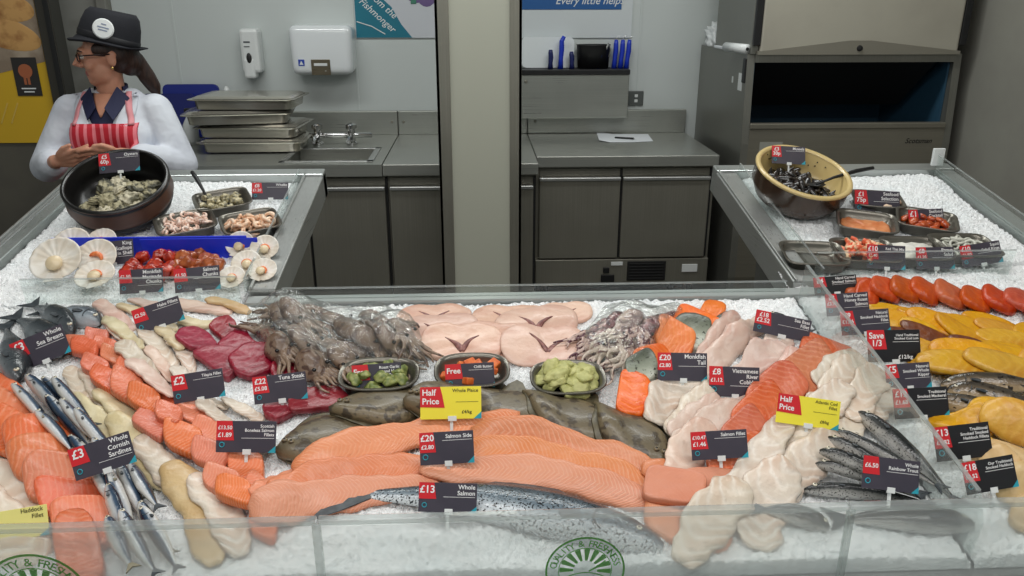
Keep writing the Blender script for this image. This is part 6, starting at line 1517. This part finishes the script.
# joints (relative to the feet, x to the viewer's right, y away from the viewer)
HC = Vector((.02, -.01, 1.455))                 # head centre
yaw = math.radians(-66); pit = math.radians(-4)  # looks to the viewer's left
HR = Matrix.Rotation(yaw, 3, 'Z') @ Matrix.Rotation(-pit, 3, 'X')
hp = lambda x, y, z: HC + HR @ Vector((x, y, z))  # head space: -y is the face
ARM = {'R': [(-.165, .01, 1.245), (-.275, -.05, 1.03), (-.145, -.225, 1.085)], 'L': [(.165, .02, 1.245), (.255, -.02, 1.03), (.105, -.225, 1.11)]}
mb = MB()
# trunk, neck, legs
mb.ell((0, .01, 1.17), (.155, .10, .15)); mb.ell((0, .01, 1.0), (.15, .10, .15)); mb.ell((0, .02, .86), (.17, .115, .13))
mb.ell((-.07, -.05, 1.16), (.075, .06, .07)); mb.ell((.07, -.05, 1.16), (.075, .06, .07))
cap_(mb, (-.13, .01, 1.25), (.13, .015, 1.25), .05, .05)
cap_(mb, (0, .015, 1.26), (.012, .0, 1.40), .056, .05)
for s in (-1, 1):
    cap_(mb, (s*.085, .02, .84), (s*.09, .0, .46), .085, .055); cap_(mb, (s*.09, .0, .46), (s*.09, .03, .09), .055, .038); cap_(mb, (s*.09, .03, .06), (s*.1, -.13, .035), .04, .032)
for k, (a, b, c) in ARM.items():
    cap_(mb, a, b, .048, .04); cap_(mb, b, c, .04, .026)
# head: skull, jaw, face
def he(c, r, seg=18, rings=12, rot=None):
    R3 = HR @ (rot.to_matrix() if rot else Matrix.Identity(3)); mb.ell(tuple(hp(*c)), r, rot=R3, seg=seg, rings=rings)
he((0, .012, .03), (.074, .094, .088)); he((0, -.03, -.045), (.056, .058, .062)); he((0, -.055, -.08), (.030, .030, .026)); he((0, -.052, .0), (.058, .042, .06))
he((0, -.086, .034), (.046, .014, .014)); he((-.034, -.066, -.022), (.024, .022, .022)); he((.034, -.066, -.022), (.024, .022, .022))
n0, n1, n2 = hp(0, -.088, .02), hp(0, -.112, -.014), hp(0, -.098, -.024)
mb.tube([tuple(hp(0, -.082, .035)), tuple(hp(0, -.099, .012)), tuple(hp(0, -.119, -.014)), tuple(hp(0, -.094, -.027))], [.008, .010, .0125, .007], 10)
for s in (-1, 1):
    he((s*.011, -.095, -.02), (.008, .009, .007)); he((s*.074, .012, -.004), (.009, .018, .03)); he((s*.078, .02, .012), (.007, .014, .014))
he((0, -.082, -.047), (.021, .009, .006)); he((0, -.081, -.056), (.019, .009, .006)); he((0, -.078, -.068), (.016, .01, .006))
# hands: palm, four fingers with knuckle bends, thumb
def hand(w, d, side, up, curl, s):
    """w: wrist, d: pointing direction, side: thumb side, up: back of the hand"""
    w, d, side, up = Vector(w), Vector(d).normalized(), Vector(side).normalized(), Vector(up).normalized()
    for q in (-.5, -.17, .17, .5): cap_(mb, w+side*(q*.03)+d*.01, w+d*.078+side*(q*.062), .014, .012, n=10)
    for i, (q, ln) in enumerate(((.5, .068), (.17, .076), (-.17, .071), (-.5, .056))):
        p = w+d*.082+side*(q*.066); a = curl[i]; dr = d; 
        for j, fr in enumerate((.45, .32, .23)):
            ang = a*(j+1); dr = (d*math.cos(ang)-up*math.sin(ang)); e = p+dr*ln*fr
            cap_(mb, p, e, .0088-.0008*j, .0082-.0008*j, n=9); p = e
    p = w+d*.025+side*.03; dr = (d*.75+side*.6-up*.2).normalized(); e = p+dr*.036; cap_(mb, p, e, .0125, .0105, n=9)
    dr2 = (d*.95+side*.1-up*.3).normalized(); cap_(mb, e, e+dr2*.03, .0105, .0085, n=9)
hand(ARM['R'][2], (.93, -.22, .18), (.05, -.45, .75), (-.2, -.7, -.55), (.16, .2, .24, .28), 1)
hand(ARM['L'][2], (-.92, -.30, .02), (.1, -.5, .75), (.2, -.75, .5), (.2, .22, .26, .3), -1)
body = vx(mb, 'body', [M_skin, M_lip], pers, .0045, 5, .45)
me = body.data; lipc = [hp(0, -.092, -.0515)]
for p in me.polygons:
    c = HR.transposed() @ (p.center-HC)
    if c.y < -.080 and -.062 < c.z < -.041 and abs(c.x) < .022: p.material_index = 1
# eyes and brows
for s in (-1, 1):
    mb = MB(); mb.ell((0, 0, 0), (.011, .009, .009), seg=12, rings=8); e = mb.obj('eye', mat('eye_white', (226, 222, 214), .25), pers, tuple(hp(s*.031, -.087, .012)), smooth=True)
    e.rotation_euler = HR.to_euler()
    mb = MB(); mb.ell((0, -.0075, 0), (.005, .0025, .005), seg=10, rings=6); mb.obj('iris', mat('iris_brown', (52, 36, 26), .2), e, smooth=True)
    mb = MB(); mb.tube([tuple(hp(s*x, y, z)) for x, y, z in ((.014, -.099, .033), (.03, -.097, .037), (.048, -.084, .032))], [.003, .0034, .002], 7); mb.obj('eyebrow', M_hair, pers, smooth=True)
    mb = MB(); mb.ell((0, 0, 0), (.006, .006, .007), seg=10, rings=8); mb.obj('earring', mat('gold_stud', (214, 180, 110), .2, .9), pers, tuple(hp(s*.084, .008, -.036)), smooth=True)
# glasses
M_fr = mat('dark_spectacle_frame', (44, 26, 24), .3)
g = bpy.data.objects.new('glasses', None); COL.objects.link(g); g.parent = pers; g['label'] = 'dark framed spectacles'
for s in (-1, 1):
    pts = [tuple(hp(s*.033+.024*math.copysign(abs(math.cos(a))**.6, math.cos(a)), -.106+.016*abs(math.cos(a)*s*.5+.5 if s > 0 else -math.cos(a)*.5+.5)*.6, .011+.016*math.copysign(abs(math.sin(a))**.6, math.sin(a)))) for a in [2*PI*i/24 for i in range(25)]]
    mb = MB(); mb.tube(pts, .0024, 6, cap=False); mb.obj('rim', M_fr, g, smooth=True)
    mb = MB(); mb.tube([tuple(hp(s*.057, -.098, .018)), tuple(hp(s*.076, -.05, .018)), tuple(hp(s*.081, .01, .016))], .003, 6); mb.obj('temple', M_fr, g, smooth=True)
mb = MB(); mb.tube([tuple(hp(-.01, -.106, .016)), tuple(hp(0, -.109, .019)), tuple(hp(.01, -.106, .016))], .0024, 6); mb.obj('bridge', M_fr, g, smooth=True)
# hair: swept back under the hat, with a ponytail
mb = MB()
def hb(c, r): mb.ell(tuple(hp(*c)), r, rot=HR, seg=18, rings=12)
hb((0, .04, .02), (.080, .082, .085)); hb((0, .075, -.02), (.062, .05, .06)); hb((-.062, -.004, .036), (.018, .05, .03)); hb((.062, -.004, .036), (.018, .05, .03)); hb((0, .03, .06), (.082, .085, .06))
pt = [hp(0, .10, -.01), hp(-.005, .112, -.045), hp(-.01, .128, -.09), hp(-.01, .146, -.135), hp(-.005, .155, -.175)]
mb.tube([tuple(p) for p in pt], [.030, .032, .034, .028, .008], 14)
vx(mb, 'hair', M_hair, pers, .006, 4)
# trilby hat
h = bpy.data.objects.new('hat', None); COL.objects.link(h); h.parent = pers; h['label'] = 'dark trilby hat with round white badge'
Mh = (HR @ Matrix.Rotation(math.radians(-21), 3, 'X')).to_4x4(); Mh.translation = hp(0, .016, .052)
n = 48; V = []; prof = [(.088, .106, -.002, 0), (.112, .132, -.012, 1), (.119, .141, -.008, 1), (.120, .142, -.004, 1), (.112, .133, -.006, 1), (.092, .111, .006, 0), (.092, .112, .03, 0), (.089, .107, .07, 0), (.081, .096, .108, 0), (.066, .080, .126, 0), (.036, .048, .120, 0), (.002, .003, .114, 0)]
for rx, ry, z, br in prof:
    for j in range(n):
        a = 2*PI*j/n; zz = z
        if br: zz += .024*max(0, math.sin(a))**2 - .016*max(0, -math.sin(a))**2 + .006*abs(math.cos(a))
        if z > .06 and not br: zz += .006*math.sin(a); 
        pin = 1-.12*max(0, (z-.05)/.06)*max(0, -math.sin(a))**2 if z > .05 else 1
        V.append(Mh @ Vector((rx*math.cos(a)*pin, ry*math.sin(a), zz)))
k = len(prof); Fc = [(i*n+j, i*n+(j+1) % n, (i+1)*n+(j+1) % n, (i+1)*n+j) for i in range(k-1) for j in range(n)]
Fc = [f[::-1] for f in Fc]
mk('felt', V, Fc, M_hat, h)
mb = MB(); Vb = []
for r_, z in ((1.035, .008), (1.045, .010), (1.045, .030), (1.01, .032)):
    for j in range(n): a = 2*PI*j/n; Vb.append(Mh @ Vector((.090*r_*math.cos(a), .109*r_*math.sin(a), z)))
mb.add(Vb, [(i*n+j, i*n+(j+1) % n, (i+1)*n+(j+1) % n, (i+1)*n+j) for i in range(3) for j in range(n)]); mb.obj('band', mat('hat_band', (14, 14, 20), .6), h, smooth=True)
ab = math.radians(-14); pos = Vector((.0925*math.cos(ab), .1125*math.sin(ab), .052)); nn = Vector((math.cos(ab)/.0895, math.sin(ab)/.1085, .6/.1)).normalized()
nn = Vector((math.cos(ab), math.sin(ab)*.8, .1)).normalized()
X = Vector((0, 0, 1)).cross(nn).normalized(); Y = nn.cross(X); Mb = Matrix((X, Y, nn)).transposed().to_4x4(); Mb.translation = pos+nn*.002
mb = MB(); mb.lathe([(0, -.004), (.037, -.004), (.038, 0), (.034, .004), (0, .005)], 28, mw=Mh @ Mb); bd = mb.obj('badge', M_white, h)
mb = MB()
for w_, y in ((.018, .014), (.04, .002), (.032, -.008)): mb.box((-w_/2, y, .0048), (w_/2, y+.004, .0056), 0, 0, Mh @ Mb)
mb.obj('badge_print', mat('badge_blue_print', (120, 132, 160), .5), bd)
# trousers and shoes
mb = MB()
mb.ell((0, .02, .86), (.178, .125, .12))
for s in (-1, 1): cap_(mb, (s*.085, .02, .84), (s*.09, .0, .46), .095, .068); cap_(mb, (s*.09, .0, .46), (s*.09, .03, .12), .068, .06)
vx(mb, 'trousers', mat('dark_trousers', (34, 34, 40), .8), pers, .008, 4)
for s in (-1, 1):
    mb = MB(); cap_(mb, (s*.09, .04, .05), (s*.1, -.15, .04), .05, .04); mb.box((s*.095-.045, -.19, 0), (s*.095+.045, .09, .022), .01); vx(mb, 'shoe', M_black, pers, .007, 3)
# coat: one skin over trunk and sleeves, open at the neck
mb = MB()
mb.ell((0, .015, 1.15), (.188, .132, .19)); mb.ell((0, .01, .98), (.185, .135, .17)); mb.ell((0, .015, .84), (.205, .15, .2))
mb.ell((-.075, -.055, 1.15), (.088, .072, .085)); mb.ell((.075, -.055, 1.15), (.088, .072, .085))
cap_(mb, (-.145, .01, 1.245), (.145, .02, 1.245), .062, .062); cap_(mb, (-.08, .02, 1.285), (.08, .02, 1.285), .05, .05)
for k_, (a, b, c) in ARM.items():
    a, b, c = Vector(a), Vector(b), Vector(c); cap_(mb, a, b, .068, .064); cap_(mb, b, b+(c-b)*.66, .064, .056)
    for i in range(3): # sleeve folds
        q = b+(a-b)*(.12+.16*i); mb.ell(tuple(q+Vector((0, -.03, -.02))), (.056, .05, .014))
# skirt of the coat
cap_(mb, (-.08, .02, .62), (.08, .02, .62), .12, .12); 
coat = vx(mb, 'coat', M_coat, pers, .007, 6)
bvh = BVHTree.FromPolygons([v.co.copy() for v in coat.data.vertices], [tuple(p.vertices) for p in coat.data.polygons])
def onto(x, z, off):
    hit = bvh.ray_cast(Vector((x, -1, z)), Vector((0, 1, 0)))[0]
    return Vector((x, (hit.y if hit else -.05)-off, z))
def patch(name, fn, nu, nv, m, parent=pers, th=.004, off=.003):
    """garment piece laid on the front of the coat: fn(s,t) -> x,z"""
    V = []
    for lay in (off+th, off):
        for i in range(nu):
            for j in range(nv): x, z = fn(i/(nu-1), j/(nv-1)); V.append(onto(x, z, lay))
    q = nu*nv; Fc = []
    for i in range(nu-1):
        for j in range(nv-1):
            a, b, c, d = i*nv+j, (i+1)*nv+j, (i+1)*nv+j+1, i*nv+j+1; Fc += [(a, b, c, d), (q+d, q+c, q+b, q+a)]
    for i in range(nu-1): Fc += [(i*nv, q+i*nv, q+(i+1)*nv, (i+1)*nv), ((i+1)*nv+nv-1, q+(i+1)*nv+nv-1, q+i*nv+nv-1, i*nv+nv-1)]
    for j in range(nv-1): Fc += [(j+1, q+j+1, q+j, j), ((nu-1)*nv+j, q+(nu-1)*nv+j, q+(nu-1)*nv+j+1, (nu-1)*nv+j+1)]
    uv = [(i/(nu-1), j/(nv-1)) for _ in (0, 1) for i in range(nu) for j in range(nv)]
    o = mk(name, V, Fc, m, parent, uv=uv)
    bm = bmesh.new(); bm.from_mesh(o.data); bmesh.ops.recalc_face_normals(bm, faces=bm.faces); bm.to_mesh(o.data); bm.free(); return o
# navy shirt in the V of the coat, skin at the throat
patch('shirt', lambda s, t: ((s-.5)*2*(.088*t+.004), 1.135+.185*t), 14, 14, M_navy, off=.001, th=.004)
mb = MB()
for s in (-1, 1):  # shirt collar leaves
    mb.add([tuple(v) for v in (Vector((s*.052, -.045, 1.345)), onto(s*.095, 1.30, .02), onto(s*.05, 1.225, .022), onto(s*.018, 1.27, .024), Vector((s*.052, -.040, 1.345)), onto(s*.095, 1.30, .012), onto(s*.05, 1.225, .014), onto(s*.018, 1.27, .016))], [(0, 1, 2, 3), (7, 6, 5, 4), (0, 4, 5, 1), (1, 5, 6, 2), (2, 6, 7, 3), (3, 7, 4, 0)])
o = mb.obj('shirt_collar', M_navy, pers)
patch('throat', lambda s, t: ((s-.5)*2*(.040*t+.003), 1.235+.085*t), 10, 8, M_skin, off=.006, th=.003)
mb = MB(); rr = []
for (r_, z) in ((.066, 1.275), (.062, 1.31), (.060, 1.345), (.054, 1.345), (.054, 1.28)):
    rr.append((r_, z))
# collar band round the back of the neck
Vc = []; nb = 20
for r_, z in rr:
    for i in range(nb): a = math.radians(-25+230*i/(nb-1)); Vc.append((.006+r_*1.05*math.cos(a), .012+r_*math.sin(a), z+.008*math.sin(a)))
mb.add(Vc, [(q*nb+i, q*nb+i+1, ((q+1) % 5)*nb+i+1, ((q+1) % 5)*nb+i) for q in range(5) for i in range(nb-1)]); mb.obj('collar_band', M_navy, pers, smooth=True)
# coat lapels
for s in (-1, 1):
    patch('lapel', lambda u_, t, s=s: (s*((.012+.09*t)+(.055*u_*(.35+.65*math.sin(PI*min(1, t*1.05))))), 1.13+.19*t), 8, 14, M_coat, off=.003, th=.006)
# apron with vertical stripes
def apron_mat():
    m, nt, b = nodes('apron_stripes'); tc = N(nt, 'ShaderNodeTexCoord'); sp = N(nt, 'ShaderNodeSeparateXYZ'); nt.links.new(tc.outputs['UV'], sp.inputs[0])
    s = mathn(nt, 'SINE', mathn(nt, 'MULTIPLY', sp.outputs[0], 2*PI*8.5)); f = ramp(nt, mathn(nt, 'MULTIPLY_ADD', s, .5, .5), [(.60, (190, 30, 48)), (.72, (226, 122, 132))])
    nt.links.new(f, b.inputs['Base Color']); b.inputs['Roughness'].default_value = .75; return m
M_apr = apron_mat()
ap = patch('apron', lambda s, t: ((s-.5)*2*(.132+.065*max(0, min(1, (1.0-(.66+.555*t))/.1))*1.0), .66+.55*t), 26, 30, M_apr, off=.006, th=.004)
for s in (-1, 1):
    patch('apron_strap', lambda u_, t, s=s: (s*(.112-.026*t)+(u_-.5)*.02, 1.205+.12*t), 3, 14, mat('apron_strap_pink', (226, 150, 156), .75), off=.011, th=.003)
# ================================================================== LIGHT
def area(name, loc, sx, sy, e, col=(1, .98, .95), rot=(0, 0, 0)):
    l = bpy.data.lights.new(name, 'AREA'); l.shape = 'RECTANGLE'; l.size = sx; l.size_y = sy; l.energy = e; l.color = col
    o = bpy.data.objects.new(name, l); COL.objects.link(o); o.location = loc; o.rotation_euler = rot; return o
area('ceiling_lamp', (.1, 1.0, 2.95), 3.6, .4, 27, (1, .985, .96))
area('ceiling_lamp', (.1, -.6, 2.95), 3.6, .4, 30, (1, .985, .96))
area('ceiling_lamp', (0, 3.1, 2.95), 3.4, .3, 36, (.97, 1, .98))
w = bpy.data.worlds.new('store'); SC.world = w; w.use_nodes = True
bg = w.node_tree.nodes['Background']; bg.inputs[0].default_value = (.80, .86, .84, 1); bg.inputs[1].default_value = .3
vs = SC.view_settings; vs.view_transform = 'Standard'; vs.look = 'None'; vs.gamma = 1; vs.use_curve_mapping = False; vs.exposure = .35
SC.cycles.use_denoising = True; SC.cycles.max_bounces = 8; SC.cycles.transparent_max_bounces = 16; SC.cycles.sample_clamp_indirect = 4
SC.cycles.caustics_reflective = False; SC.cycles.caustics_refractive = False
